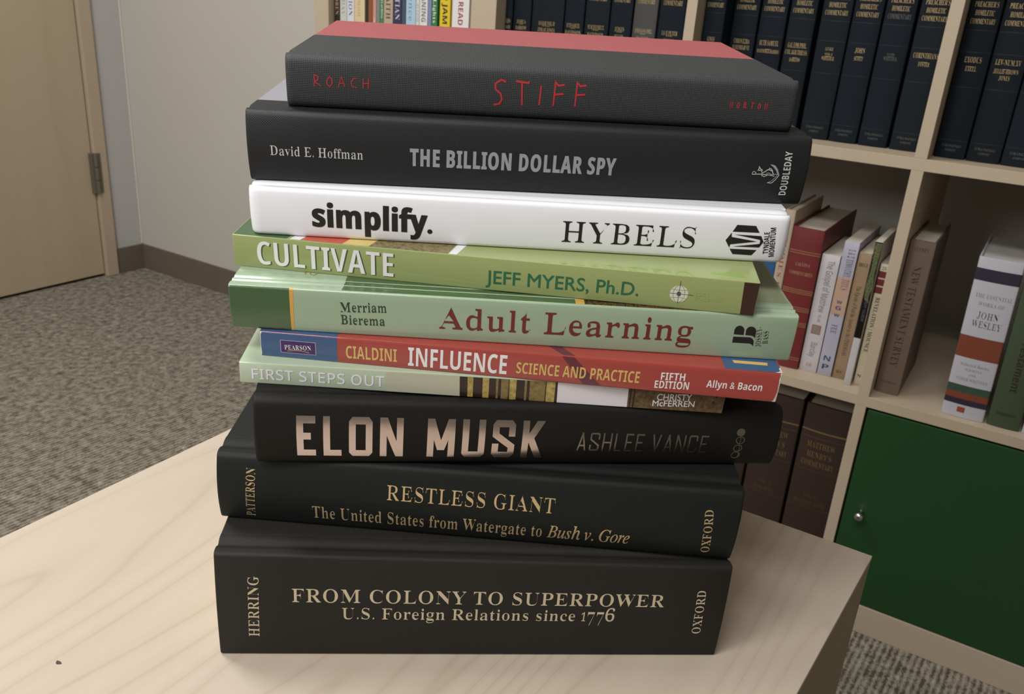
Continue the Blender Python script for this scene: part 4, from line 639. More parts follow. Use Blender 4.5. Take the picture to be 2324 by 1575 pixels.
TEXTS=[
(9, 'ROACH', 'hand', 1.242, 0.955, 3.662, 0.969, 0.487, 'red_ink', 'author_lettering'),
(9, 'STIFF', 'hand', 9.134, 0.568, 13.231, 0.684, 1.08, 'red_ink', 'title_lettering'),
(9, 'NORTON', 'handthin', 19.7, 0.979, 21.431, 0.99, 0.279, 'red_ink', 'publisher_lettering'),
(8, 'David E. Hoffman', 'serif', 1.028, 1.241, 5.047, 1.223, 0.423, 'silver_white', 'author_lettering'),
(8, 'THE BILLION DOLLAR SPY', 'block', 7.11, 1.056, 16.282, 1.057, 0.726, 'silver', 'title_lettering'),
(8, 'DOUBLEDAY', 'notob', 24.232, 0.491, 24.164, 2.503, 0.311, 'silver_white', 'publisher_lettering'),
(7, 'simplify.', 'heavy', 2.813, 0.599, 8.155, 0.564, 1.011, 'ink', 'title_lettering'),
(7, 'HYBELS', 'serifl', 13.948, 0.51, 19.904, 0.549, 0.998, 'ink', 'author_lettering'),
(7, 'TYNDALE', 'notob', 23.30, 0.499, 23.17, 1.523, 0.235, 'ink', 'publisher_lettering'),
(7, 'MOMENTUM', 'notob', 23.588, 0.364, 23.42, 1.741, 0.235, 'ink', 'publisher_lettering'),
(6, 'CULTIVATE', 'round', 1.093, 0.19, 7.329, 0.186, 1.132, 'white_ink', 'title_lettering'),
(6, 'JEFF MYERS, Ph.D.', 'gill', 11.502, 0.344, 18.282, 0.426, 0.624, 'green_ink', 'author_lettering'),
(6, 'LEGACY', 'gill', 20.656, 0.685, 21.341, 0.714, 0.166, 'pale_ink', 'publisher_lettering'),
(6, 'WORLDWIDE', 'gill', 20.69, 0.478, 21.892, 0.521, 0.167, 'pale_ink', 'publisher_lettering'),
(5, 'Merriam', 'slab', 4.882, 1.178, 6.9, 1.27, 0.465, 'dkgreen_ink', 'author_lettering'),
(5, 'Bierema', 'slab', 4.889, 0.551, 6.819, 0.595, 0.473, 'dkgreen_ink', 'author_lettering'),
(5, 'Adult Learning', 'slab', 9.239, 0.638, 20.507, 0.742, 1.052, 'maroon_ink', 'title_lettering'),
(5, 'JOSSEY-', 'serifl', 23.675, 0.687, 23.552, 1.635, 0.239, 'ink', 'publisher_lettering'),
(5, 'BASS', 'serifl', 23.958, 0.859, 23.886, 1.463, 0.239, 'ink', 'publisher_lettering'),
(4, 'PEARSON', 'serif', 1.093, 0.488, 2.285, 0.544, 0.249, 'white_ink', 'publisher_lettering'),
(4, 'CIALDINI', 'notob', 3.86, 0.299, 6.151, 0.331, 0.657, 'yellow_ink', 'author_lettering'),
(4, 'INFLUENCE', 'notob', 6.651, 0.193, 11.094, 0.197, 0.948, 'white_ink', 'title_lettering'),
(4, 'SCIENCE AND PRACTICE', 'notob', 11.524, 0.311, 17.053, 0.354, 0.546, 'yellow_ink', 'subtitle_lettering'),
(4, 'FIFTH', 'notob', 17.992, 0.621, 19.066, 0.658, 0.344, 'white_ink', 'subtitle_lettering'),
(4, 'EDITION', 'notob', 17.774, 0.194, 19.305, 0.248, 0.359, 'white_ink', 'subtitle_lettering'),
(4, 'Allyn & Bacon', 'notob', 20.061, 0.452, 22.545, 0.496, 0.329, 'white_ink', 'publisher_lettering'),
(3, 'FIRST STEPS OUT', 'nototh', 0.536, 0.253, 6.43, 0.261, 0.533, 'lilac_ink', 'title_lettering'),
(3, 'CHRISTY', 'gill', 18.869, 0.465, 20.479, 0.53, 0.32, 'lilac_ink', 'author_lettering'),
(3, 'McFERREN', 'gill', 18.715, 0.164, 20.659, 0.244, 0.29, 'lilac_ink', 'author_lettering'),
(2, 'ELON MUSK', 'tech', 1.848, 0.515, 13.007, 0.476, 2.037, 'foil_bright', 'title_lettering'),
(2, 'ASHLEE VANCE', 'techthin', 14.586, 0.95, 20.863, 0.868, 1.025, 'foil_dim', 'author_lettering'),
(1, 'PATTERSON', 'serif', 1.702, 0.354, 1.824, 3.138, 0.417, 'gold_foil', 'author_lettering'),
(1, 'RESTLESS GIANT', 'serifl', 7.911, 2.04, 15.733, 2.016, 0.801, 'gold_foil', 'title_lettering'),
(1, 'The United States from Watergate to ', 'serif', 4.414, 0.586, 15.25, 0.556, 0.757, 'gold_foil', 'subtitle_lettering'),
(1, 'Bush v. Gore', 'ital', 15.504, 0.56, 19.407, 0.57, 0.755, 'gold_foil', 'subtitle_lettering'),
(1, 'OXFORD', 'serif', 23.282, 0.45, 23.067, 2.839, 0.4, 'gold_foil', 'publisher_lettering'),
(0, 'HERRING', 'serif', 1.886, 1.141, 1.956, 4.467, 0.486, 'tan_ink', 'author_lettering'),
(0, 'FROM COLONY TO SUPERPOWER', 'serif', 3.438, 3.145, 20.938, 3.197, 0.736, 'tan_ink', 'title_lettering'),
(0, 'U.S. Foreign Relations since ', 'serif', 5.708, 2.221, 16.707, 2.262, 0.646, 'tan_ink', 'subtitle_lettering'),
(0, '1', 'serif', 17.007, 2.267, 17.222, 2.265, 0.525, 'tan_ink', 'subtitle_lettering'),
(0, '77', 'serif', 17.314, 2.013, 18.091, 2.016, 0.786, 'tan_ink', 'subtitle_lettering'),
(0, '6', 'serif', 18.169, 2.272, 18.612, 2.271, 0.785, 'tan_ink', 'subtitle_lettering'),
(0, 'OXFORD', 'serif', 22.996, 1.559, 22.892, 4.223, 0.424, 'tan_ink', 'publisher_lettering'),
]

GEOM=[
['colony', 0.6394, (-11.5, -106.5039, 61.0102), (7.776, -92.1694, 61.0102), (-11.3862, -106.5688, 66.7842), (7.8812, -92.2294, 66.3472), (-0.5967, 0.8024, 0.0), (-0.5962, 0.8017, 0.0415), 24.022, 5.557],
['restless', 0.5518, (-13.267, -104.5454, 66.9039), (7.5279, -91.7452, 66.3721), (-13.1215, -104.6783, 70.4636), (7.6864, -91.8899, 70.2494), (-0.5238, 0.8509, 0.0398), (-0.523, 0.8497, 0.0665), 24.419, 3.724],
['musk', 0.6775, (-11.1254, -104.0882, 70.4098), (7.8888, -88.791, 70.4024), (-10.9446, -104.2795, 73.7756), (8.0542, -88.966, 73.4816), (-0.6254, 0.7774, 0.067), (-0.6244, 0.7761, 0.0884), 24.404, 3.232],
['firststeps', 0.5969, (-12.4188, -103.664, 73.9095), (5.7924, -91.2874, 73.486), (-12.3512, -103.7369, 74.9133), (5.8726, -91.3739, 74.6778), (-0.56, 0.8239, 0.0872), (-0.5588, 0.8223, 0.1076), 22.019, 1.103],
['influence', 0.5323, (-12.0947, -102.6677, 74.9848), (7.9841, -90.8407, 74.5754), (-12.0098, -102.7839, 76.2106), (8.0881, -90.983, 76.0768), (-0.5046, 0.8567, 0.1067), (-0.5035, 0.8548, 0.1253), 23.303, 1.373],
['adult', 0.572, (-13.184, -103.3107, 76.2356), (7.9538, -89.7017, 76.2219), (-13.0476, -103.532, 78.3056), (8.1001, -89.9392, 78.4432), (-0.5371, 0.8342, 0.1255), (-0.5372, 0.8344, 0.1237), 25.14, 2.163],
['cultivate', 0.4779, (-14.3948, -101.9362, 78.5623), (6.3872, -91.1727, 78.4178), (-14.3029, -102.0994, 80.0588), (6.4842, -91.3451, 79.9984), (-0.4564, 0.8812, 0.1237), (-0.4563, 0.8811, 0.1246), 23.404, 1.551],
['simplify', 0.5688, (-13.7014, -101.5534, 80.0829), (6.6297, -88.5559, 80.2974), (-13.5865, -101.7699, 82.2863), (6.7448, -88.7727, 82.5053), (-0.5345, 0.836, 0.1243), (-0.5361, 0.8387, 0.096), 24.131, 2.219],
['spy', 0.6065, (-14.1689, -101.0247, 82.3763), (6.4149, -86.7464, 82.6945), (-14.0508, -101.2632, 85.4661), (6.5328, -86.9844, 85.778), (-0.5674, 0.8179, 0.0956), (-0.5684, 0.8194, 0.0742), 25.051, 3.098],
['stiff', 0.6014, (-13.3744, -99.4643, 85.5671), (5.392, -86.5877, 85.8418), (-13.2994, -99.6207, 87.774), (5.467, -86.7441, 88.0495), (-0.5642, 0.8223, 0.0743), (-0.5639, 0.8219, 0.0805), 22.759, 2.214],
]


# ------------------------------------------------------------------ room
XL, YB, ZC = -235.5, 44.0, 268.0
m_wall = wall_mat('painted_wall', (192, 188, 181)); m_wall2 = wall_mat('painted_wall_blue', (186, 186, 184))
m_base = mat('vinyl_baseboard', (104, 94, 84), .6, var=.06)
m_carpet = carpet_mat()
m_door = wood_mat('door_veneer', (176, 160, 134), (156, 138, 110), (188, 172, 148), 'Z', 7, .45, .55, 1.6)
m_casing = wood_mat('casing_wood', (178, 160, 138), (164, 145, 122), (186, 168, 146), 'Z', 5, .5, .3, 1.5)
m_shelf = wood_mat('birch_foil', (180, 164, 142), (173, 156, 134), (186, 171, 151), 'X', 5, .5, .25, 1.2)
m_table = wood_mat('maple_veneer', (182, 168, 151), (146, 128, 106), (190, 178, 163), 'Y', 40, .42, 1.0, 1.7)
m_ceil = wall_mat('ceiling_paint', (225, 222, 215))
m_steel = mat('brushed_steel', (112, 106, 96), .5, .35)
struct(box('floor', (XL-4, -330, -4), (260, YB+4, 0), m_carpet))
struct(box('ceiling', (XL-4, -330, ZC), (260, YB+4, ZC+4), m_ceil))
struct(box('wall_back', (XL-4, YB, -4), (260, YB+4, ZC), m_wall))
struct(box('wall_front', (XL-4, -334, -4), (260, -330, ZC), m_wall))
struct(box('wall_right', (260, -334, -4), (264, YB+4, ZC), m_wall))
bm_ = bmesh.new()   # left wall with the door opening left out
me_ = bpy.data.meshes.new('wall_left')
def addbox(bm, lo, hi):
    r = bmesh.ops.create_cube(bm, size=1)
    for v in r['verts']: v.co = Vector([((lo[i]+hi[i])/2+v.co[i]*(hi[i]-lo[i]))*CM for i in range(3)])
addbox(bm_, (XL-6, 31.4, 0), (XL, YB, ZC)); addbox(bm_, (XL-6, -330, 0), (XL, -66.5, ZC)); addbox(bm_, (XL-6, -66.5, 216), (XL, 31.4, ZC))
bm_.to_mesh(me_); bm_.free(); struct(link_mesh('wall_left', me_, m_wall2))
struct(box('baseboard_left', (XL, 33.7, 0), (XL+.6, YB-.02, 8.4), m_base, bev=.15))
struct(box('baseboard_left', (XL, -330, 0), (XL+.6, -68.8, 8.4), m_base, bev=.15))
struct(box('baseboard_back', (XL+.62, YB-.6, 0), (260, YB, 8.4), m_base, bev=.15))
struct(box('trim_1', (XL, YB-.55, 8.5), (XL+.55, YB, ZC-.1), mat('corner_bead', (206, 202, 192), .6), bev=.2))
d = thing('door_1', 'light wood veneer office door closed in its frame', 'door', (XL, -18, 0)); d['kind'] = 'structure'; del d['category']
off = (XL, -18, 0)
box('door_panel', (XL-4.6, -64, .9), (XL-.3, 29.35, 213.6), m_door, d, .15, off)
box('door_frame', (XL-5, 29.65, 0.02), (XL+1.1, 33.65, 217.5), m_casing, d, .2, off)
box('door_frame', (XL-5, -68.6, 0.02), (XL+1.1, -64.4, 217.5), m_casing, d, .2, off)
box('door_frame', (XL-5, -64.4, 214), (XL+1.1, 29.65, 217.5), m_casing, d, .2, off)
box('gap_shade_sheet', (XL-5.5, -64.2, 0.02), (XL-4.7, 29.6, 213.9), mat('door_gap', (40, 34, 28), .9), d, 0, off)  # dark sheet behind the whole door, paints the shade in its gaps
for z in (27.5, 105, 183):
    h = box('hinge', (XL-.28, 28.3, z), (XL+1.25, 31.4, z+12.4), m_steel, d, .08, off)
    for k in range(3):
        bmk = bmesh.new(); bmesh.ops.create_cone(bmk, segments=14, radius1=.0065, radius2=.0065, depth=.0385, cap_ends=True)
        for v in bmk.verts: v.co += Vector((.0135, .4765, (z+2.1+4.1*k)*CM))
        mk = bpy.data.meshes.new('hinge_knuckle'); bmk.to_mesh(mk); bmk.free(); kn = link_mesh('hinge_knuckle', mk, m_steel, h)
for nm_, px_, py_ in (('ceiling_panel', -135, -105), ('ceiling_panel', -5, -230)):
    t_ = thing('ceiling_light', 'flat rectangular ceiling light panel '+('nearer the door' if px_ < -100 else 'behind the table'), 'light', (px_, py_, ZC))
    box('light_frame', (px_-60, py_-30, ZC-1.2), (px_+60, py_+30, ZC-.02), mat('white_metal', (220, 220, 218), .4), t_, .1, (px_, py_, ZC))

# ------------------------------------------------------------------ cube shelving
def cube_unit():
    t = thing('cube_shelf', 'tall birch cube shelving unit against the wall, green door in one cube', 'shelf', (-1, 19.5, 0)); o = (-1, 19.5, 0)
    xs = [-68.6, -33.5, 1.6, 36.7]
    box('side_panel', (-73.7, 0, 0.01), (-68.6, 39, 148.8), m_shelf, t, .06, o)
    box('side_panel', (70.2, 0, 0.01), (75.3, 39, 148.8), m_shelf, t, .06, o)
    box('bottom_panel', (-68.6, 0.02, 0.01), (70.2, 39, 5.0), m_shelf, t, .06, o)
    box('top_panel', (-68.6, 0.02, 143.8), (70.2, 39, 148.8), m_shelf, t, .06, o)
    for z in (38.5, 73.6, 108.7): box('shelf_board', (-68.6, 0.02, z), (70.2, 39, z+1.6), m_shelf, t, .05, o)
    for x in (-35.1, 0, 35.1):
        for z in (5.0, 40.1, 75.2, 110.3): box('divider', (x, 0.04, z), (x+1.6, 38.9, z+33.5), m_shelf, t, .05, o)
cube_unit()
t = thing('bookcase', 'narrow pale wood bookcase standing against the cube shelving', 'bookcase', (-92, 18, 0)); o = (-92, 18, 0)
box('side_panel', (-110.25, 0, 0.01), (-106.6, 36, 148.8), m_shelf, t, .06, o)
box('side_panel', (-74.85, 7, 0.01), (-73.75, 36, 148.8), m_shelf, t, .06, o)
for z in (0.01, 36.5, 73.6, 110, 146.9): box('shelf_board', (-106.6, .6, z), (-74.88, 36, z+1.6), m_shelf, t, .05, o)
box('back_panel', (-106.6, 35.4, 1.7), (-74.88, 36, 146.8), m_shelf, t, 0, o)

# green cupboard door set in a cube
t = thing('cupboard_door', 'flat green cupboard door with small steel knob filling a lower shelf cube', 'cupboard door', (18.3, .3, 5)); o = (18.3, .3, 5)
m_green = mat('green_lacquer', (27, 66, 30), .45, spec=.45, kind='paper')
box('door_panel', (1.95, .1, 5.25), (34.75, 1.9, 38.15), m_green, t, .12, o)
box('insert_box', (1.75, 2.0, 5.05), (34.95, 37, 38.35), mat('insert_board', (24, 40, 24), .8), t, 0, o)
bm_ = bmesh.new()
prof = [(0, 0), (.42, 0), (.42, .12), (.30, .3), (.26, .7), (.42, 1.15), (.66, 1.5), (.72, 1.85), (.62, 2.15), (.36, 2.35), (0, 2.42)]
rings = []
for q, (r, dd) in enumerate(prof):
    rings.append([bm_.verts.new(((4.5-18.3+r*math.cos(2*PI*k/24))*CM, (-.2-dd)*CM, (21.3-5+r*math.sin(2*PI*k/24))*CM)) for k in range(24)])
for a, b in zip(rings, rings[1:]):
    for k in range(24):
        try: bm_.faces.new([a[k], a[(k+1) % 24], b[(k+1) % 24], b[k]])
        except ValueError: pass
bmesh.ops.remove_doubles(bm_, verts=bm_.verts[:], dist=1e-6); bmesh.ops.recalc_face_normals(bm_, faces=bm_.faces[:])
me_ = bpy.data.meshes.new('knob'); bm_.to_mesh(me_); bm_.free(); link_mesh('knob', me_, mat('knob_steel', (190, 188, 184), .22, 1), t, True)

# ------------------------------------------------------------------ table
t = thing('side_table', 'pale maple veneer box table carrying the stack of books', 'table', (-8.5, -101, 0)); o = (-8.5, -101, 0)
X0, X1, Y0, Y1, ZT = -29.2, 12.5, -124.5, -77.9, 61.0
def tbox(name, lo, hi, m, bev):
    """a table board; the two sides of the table draw in slightly towards its front"""
    q = box(name, lo, hi, m, t, bev, o)
    for v in q.data.vertices:
        x, y = v.co.x/CM+o[0], v.co.y/CM+o[1]; s = (x-X0)/(X1-X0); dy = y-Y1
        v.co.x = ((X0-.0385*dy)*(1-s)+(X1+.0486*dy)*s-o[0])*CM
    return q
X0 = -29.45; X1 = 12.6
tbox('tabletop', (X0, Y0, ZT-.3), (X1, Y1, ZT), m_table, .05)
m_tside = wood_mat('maple_shaded', (132, 120, 94), (118, 105, 80), (138, 126, 100), 'Z', 4, .55, .3, 1.3)  # darker copy of the tabletop maple, the sides' shade put into its colour
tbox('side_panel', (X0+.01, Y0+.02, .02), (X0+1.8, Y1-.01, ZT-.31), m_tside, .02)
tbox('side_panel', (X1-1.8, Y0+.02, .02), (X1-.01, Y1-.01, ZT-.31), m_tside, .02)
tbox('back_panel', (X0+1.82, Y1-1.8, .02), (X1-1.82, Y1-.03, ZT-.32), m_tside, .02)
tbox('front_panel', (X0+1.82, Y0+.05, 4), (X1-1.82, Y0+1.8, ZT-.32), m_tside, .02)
# dark dent in the veneer
t_ = bmesh.new(); v_ = [t_.verts.new(((-16.87-o[0]+.17*math.cos(a)*(1+.3*math.sin(3*a)))*CM, (-111.2-o[1]+.10*math.sin(a))*CM, (ZT+.004)*CM)) for a in [2*PI*k/10 for k in range(10)]]
t_.faces.new(v_); me_ = bpy.data.meshes.new('chip'); t_.to_mesh(me_); t_.free(); link_mesh('chip', me_, mat('chip_dark', (70, 58, 48), .8), t)

# ------------------------------------------------------------------ the stack on the table
I = {
 'red_ink': mat('red_ink', (176, 46, 54), .5), 'silver_white': mat('silver_white', (214, 216, 216), .35, .35),
 'silver': mat('silver_foil', (186, 194, 204), .3, .55, kind='foil'), 'ink': mat('black_ink', (28, 25, 23), .5), 'white_ink': mat('white_ink', (226, 224, 224), .4),
 'green_ink': mat('green_ink', (38, 100, 70), .4), 'pale_ink': mat('pale_ink', (160, 178, 112), .5), 'dkgreen_ink': mat('dkgreen_ink', (34, 58, 40), .45), 'maroon_ink': mat('maroon_ink', (108, 40, 36), .42),
 'yellow_ink': mat('yellow_ink', (206, 174, 104), .4), 'lilac_ink': mat('lilac_ink', (228, 226, 236), .45), 'foil_bright': mat('foil_bright', (214, 200, 196), .24, 1, kind='foil'), 'foil_dim': mat('foil_dim', (165, 160, 150), .3, 1, kind='foil'),
 'gold_foil': mat('gold_foil', (206, 180, 136), .36, .45, kind='foil'), 'tan_ink': mat('tan_ink', (188, 174, 146), .5)}
black_a = mat('charcoal_book_cloth', (35, 33, 30), .62, spec=.22, kind='cloth')
black_green = mat('black_green_cloth', (20, 24, 22), .6, spec=.25, kind='cloth')
stiff_c = mat('grid_weave_cloth', (50, 53, 54), .6, spec=.35, kind='weave', k=.75)
spy_c = mat('twill_cloth', (27, 28, 30), .55, spec=.35, kind='twill')
white_c = mat('white_gloss_paper', (232, 233, 239), .3, coat=.3, kind='paper')
SPEC = {
 'colony': dict(label='thickest black cloth book titled FROM COLONY TO SUPERPOWER, bottom of the stack', D=16.2, bulge=.12, r=.16, endr=.10, groove=(.85, .16, .24), split=1.5),
 'restless': dict(label='dark green-black cloth book titled RESTLESS GIANT in gold, second from the bottom', D=16.2, bulge=.30, r=.20, endr=.12, groove=(.85, .14, .24), split=1.5),
 'musk': dict(label='matt black book with large silver foil block capitals in the lower stack', D=15.8, bulge=.27, r=.25, endr=.12, groove=(.85, .12, .24), split=1.5),
 'firststeps': dict(label='thin pale green paperback titled FIRST STEPS OUT with a photo on its spine', D=14, hard=False, bulge=.0, r=.04, endr=.03, groove=None),
 'influence': dict(label='red paperback with blue end titled INFLUENCE SCIENCE AND PRACTICE', D=15, hard=False, bulge=.02, r=.06, endr=.04, groove=None),
 'adult': dict(label='sage green hardcover titled Adult Learning with a dark green end', D=18, bulge=.06, r=.10, endr=.08, groove=[(.55, .07, .09), (.95, .07, .09)], split=1.6),
 'cultivate': dict(label='bright lime green paperback titled CULTIVATE in the middle of the stack', D=15.2, hard=False, bulge=.0, r=.05, endr=.03, groove=None),
 'simplify': dict(label='glossy white book titled simplify. with rounded corners', D=14.8, bulge=.10, r=.20, endr=.40, groove=(.60, .12, .16), split=1.2, ev=.10),
 'spy': dict(label='black twill book titled THE BILLION DOLLAR SPY, second from the top', D=16.2, bulge=.22, r=.22, endr=.16, groove=(.75, .06, .2), split=2.4),
 'stiff': dict(label='topmost book, black woven spine and dusty pink cover, titled STIFF in red', D=14.4, bulge=.08, r=.30, endr=.22, groove=(.95, .05, .25), split=7.3)}
COVER = {'colony': (black_a,), 'restless': (black_green,), 'musk': (mat('matt_black_cloth', (24, 22, 20), .6, spec=.22, kind='cloth'),), 'firststeps': (mat('pale_sage_print', (170, 184, 160), .32, coat=.3),),
 'influence': (mat('influence_red', (158, 66, 60), .3, coat=.4),), 'adult': (mat('sage_print', (150, 170, 144), .28, coat=.5),), 'cultivate': (mat('lime_print', (144, 156, 100), .25, coat=.5),),
 'simplify': (white_c,), 'spy': (spy_c, mat('lilac_grey_paper', (138, 137, 147), .6)), 'stiff': (stiff_c, mat('dusty_pink_paper', (156, 84, 86), .7, spec=.3, kind='cloth'))}
BK = []
for g in GEOM:
    nm, _, A, B_, TA, TB, Wb, Wt, L, T = g
    b = Book(A=A, B=B_, TA=TA, TB=TB, Wb=Wb, Wt=Wt, L=L, T=T, group=None, **SPEC[nm]); b.build(*COVER[nm]); BK.append(b)
for (i, s_, st, u0, v0, u1, v1, h, col, nm) in TEXTS:
    BK[i].text(s_, st, u0, v0, u1, v1, h, I[col], nm)
# shadow print behind CULTIVATE
BK[6].text('CULTIVATE', 'round', 1.15, .16, 7.39, .156, 1.132, mat('print_shade', (74, 84, 46), .5), 'title_outline')
# spy: anchor emblem
b = BK[8]; mS = I['silver_white']
em = b.patch([(23.236, 1.883), (23.348, 1.888), (23.486, 1.839), (23.615, 1.69), (23.729, 1.44), (23.648, 1.45), (23.558, 1.616), (23.415, 1.765)], I['silver'], 'anchor_emblem', .011)
for pts, hw in (([(23.729, 1.44), (23.609, 1.22), (23.494, 1.079), (23.43, 1.04), (23.256, 1.053)], .016), ([(22.482, 1.408), (22.685, 1.425), (22.911, 1.436), (23.286, 1.411), (23.523, 1.366)], .016), ([(22.489, 1.42), (22.489, 1.451), (22.51, 1.53), (22.564, 1.54), (22.643, 1.501), (22.643, 1.423)], .012),
  ([(22.695, 1.603), (22.794, 1.601), (22.897, 1.584), (22.932, 1.473), (22.937, 1.373), (23.045, 1.329), (23.137, 1.369), (23.2, 1.414)], .014), ([(22.73, 1.6), (22.754, 1.662), (22.754, 1.775), (22.824, 1.666), (22.934, 1.614)], .018),
  ([(22.95, 1.5), (23.071, 1.564), (23.142, 1.639), (23.239, 1.65), (23.378, 1.593), (23.465, 1.441)], .018), ([(23.195, 1.655), (23.232, 1.721), (23.317, 1.689), (23.406, 1.595)], .014), ([(23.13, 1.482), (23.24, 1.502), (23.366, 1.437), (23.674, 1.466)], .010), ([(23.256, 1.053), (23.348, 1.093), (23.45, 1.155), (23.564, 1.304), (23.674, 1.466)], .008)):
    b.line(pts, hw, mS, 'anchor_emblem', .012)
# simplify: hexagon emblem
b = BK[7]
for P in ([(21.677, 1.764), (22.519, 1.759), (22.723, 1.46), (21.514, 1.446)], [(21.488, 1.401), (21.51, 1.198), (22.678, 1.048), (21.511, 0.846), (21.49, 0.689), (21.269, 1.03)],
  [(21.627, 1.322), (22.828, 1.313), (22.978, 1.044), (22.83, 0.769), (21.64, 0.75), (22.797, 0.937), (22.82, 0.961), (22.82, 1.108), (22.771, 1.141)], [(21.528, 0.632), (22.744, 0.638), (22.565, 0.367), (21.707, 0.376)]):
    b.patch(P, I['ink'], 'hexagon_emblem', .011)
# cultivate
b = BK[6]
b.patch([(22.73, 1.52), (22.81, .012), (23.395, .012), (23.395, 1.52)], mat('dark_brown_print', (58, 36, 30), .3, coat=.4), 'spine_end_band')
c_, r_g = (20.03, .71), .40
b.patch(circ(*c_, r_g, 28), mat('globe_white', (206, 206, 196), .4), 'globe_emblem', .007)
gl = COVER['cultivate'][0]
for k in (-.62, .62):
    b.line([(c_[0]+k*r_g*math.cos(a), c_[1]+r_g*math.sin(a)) for a in [-PI/2+PI*j/10 for j in range(11)]], .014, gl, 'globe_emblem', .009)
    b.line([(c_[0]-math.sqrt(1-.30*abs(k)**.5*0-.27)*r_g+2*.854*r_g*j/6, c_[1]+k*.82*r_g-.05*k*math.sin(PI*j/6)) for j in range(7)], .014, gl, 'globe_emblem', .0095)
mg = mat('globe_dark', (84, 72, 66), .5)
b.line([(c_[0]-.42, c_[1]), (c_[0]+.62, c_[1]-.01)], .012, mg, 'globe_emblem', .0105); b.line([(c_[0]+.0, c_[1]-.45), (c_[0]+.0, c_[1]+.6)], .012, mg, 'globe_emblem', .0115)
b.patch([(c_[0]+(.12 if k % 2 == 0 else .085)*math.cos(PI*k/8), c_[1]+(.12 if k % 2 == 0 else .085)*math.sin(PI*k/8)) for k in range(16)], mg, 'globe_emblem', .0125)
b.patch([(0.03, .1), (2.45, .1), (3.6, 3.6), (.03, 3.6)], mat('cover_dark_green', (62, 92, 60), .3, coat=.4), 'cover_print', .004, 'top')
b.patch([(2.6, .07), (3.08, .07), (4.2, 3.6), (3.75, 3.6)], mat('cover_white', (222, 220, 224), .3, coat=.4), 'cover_print', .004, 'top')
b.patch([(3.1, .07), (5.0, .07), (5.9, 3.0), (4.2, 3.0)], mat('cover_brick', (184, 84, 66), .3, coat=.4), 'cover_print', .004, 'top')
b.patch([(5.0, .07), (6.2, .07), (7.1, 3.0), (5.9, 3.0)], mat('cover_straw', (206, 184, 116), .3, coat=.4), 'cover_print', .004, 'top')
def photo_mat(name, cols, sc=(60, 60, 60)):
    m = bpy.data.materials.new(name); m.use_nodes = True; t = NT(m)
    n = t.noise(t.coords(sc), 8, 5, .7); t.link(t.ramp(n, [(.3+.4*k/(len(cols)-1), lin(c)) for k, c in enumerate(cols)]), t.b.inputs['Base Color'])
    t.b.inputs['Roughness'].default_value = .35; return m
b.patch([(6.2, .07), (9.75, .07), (10.3, 3.0), (7.1, 3.0)], photo_mat('woodland_photo', [(66, 52, 44), (110, 96, 66), (134, 124, 84), (96, 76, 60)]), 'cover_print', .004, 'top')
b.patch([(9.8, .07), (10.15, .07), (10.9, 3.0), (10.4, 3.0)], mat('cover_white', (222, 220, 224)), 'cover_print', .004, 'top')
mlg = mat('cover_lime_dark', (128, 158, 76), .3, coat=.4)
for u in (14.0, 14.8, 15.6): b.patch(rect(u, .12, u+.2, .22), mlg, 'cover_print', .004, 'top')
for u in (16.6, 17.7, 18.8): b.line([(u+.1, .08), (u, .42), (u+.55, .45), (u+.75, .30)], .05, mlg, 'cover_print', .004, 'top')
b.line([(19.8+.35*(1-math.cos(a)), .1+.38*math.sin(a)) for a in [PI*k/8 for k in range(9)]], .05, mlg, 'cover_print', .004, 'top')
b.patch([(21.3, .55), (22.9, .45), (22.7, .78), (21.6, .85)], mlg, 'cover_print', .004, 'top')
# adult learning
b = BK[5]; dg = mat('bottle_green_print', (66, 92, 58), .25, coat=.5); go = mat('ochre_print', (204, 158, 72), .3, coat=.4)
b.patch([(.0, .012), (2.66, .012), (2.66, 2.16), (.0, 2.16)], dg, 'spine_end_band', .004); b.patch([(2.66, .012), (2.79, .012), (2.84, 2.16), (2.66, 2.16)], go, 'spine_stripe', .006)
ph = photo_mat('dark_photo', [(20, 14, 12), (30, 22, 16), (96, 70, 34), (26, 18, 14)], (90, 40, 40))
b.patch([(1.2, .012), (2.5, .012), (2.5, .10), (1.2, .13)], ph, 'cover_print', .006)
b.patch([(4.92, .11), (15.2, .11), (15.2, 5), (4.92, 5)], dg, 'cover_print', .004, 'top'); b.patch([(15.2, .11), (15.6, .11), (15.6, 5), (15.2, 5)], go, 'cover_print', .004, 'top')
b.patch([(15.6, .11), (21.2, .11), (21.2, 5), (15.6, 5)], ph, 'cover_print', .004, 'top')
b.patch([(21.3, 1.4), (25.0, 1.4), (25.0, 12), (21.3, 12)], mat('olive_print', (138, 150, 118), .3, coat=.4), 'cover_print', .0045, 'top')
b.line([(3.05, 1.55), (2.98, 1.75), (3.2, 1.85), (3.25, 1.6), (3.45, 1.5), (3.55, 1.7), (3.48, 1.85)], .025, mat('ochre_dark', (150, 112, 60), .4), 'cover_lettering', .006, 'top')
for P in ([(22.808, 1.204), (22.362, 1.213), (22.352, 1.439), (22.374, 1.5), (22.385, 1.521), (22.421, 1.581), (22.477, 1.622), (22.547, 1.64), (22.622, 1.632), (22.693, 1.598), (22.751, 1.544), (22.791, 1.475)],
  [(23.347, 1.079), (23.253, 1.164), (23.149, 1.196), (22.883, 1.209), (22.87, 1.442), (22.886, 1.48), (22.901, 1.527), (22.943, 1.581), (23.008, 1.617), (23.086, 1.628), (23.166, 1.615), (23.238, 1.578), (23.292, 1.522), (23.321, 1.456)],
  [(22.363, 1.099), (23.112, 1.11), (23.203, 1.07), (23.281, .999), (23.326, .895), (23.343, .666), (23.286, .739), (23.206, .787), (23.119, .805), (22.366, .801)]): b.patch(P, I['ink'], 'monogram', .007)
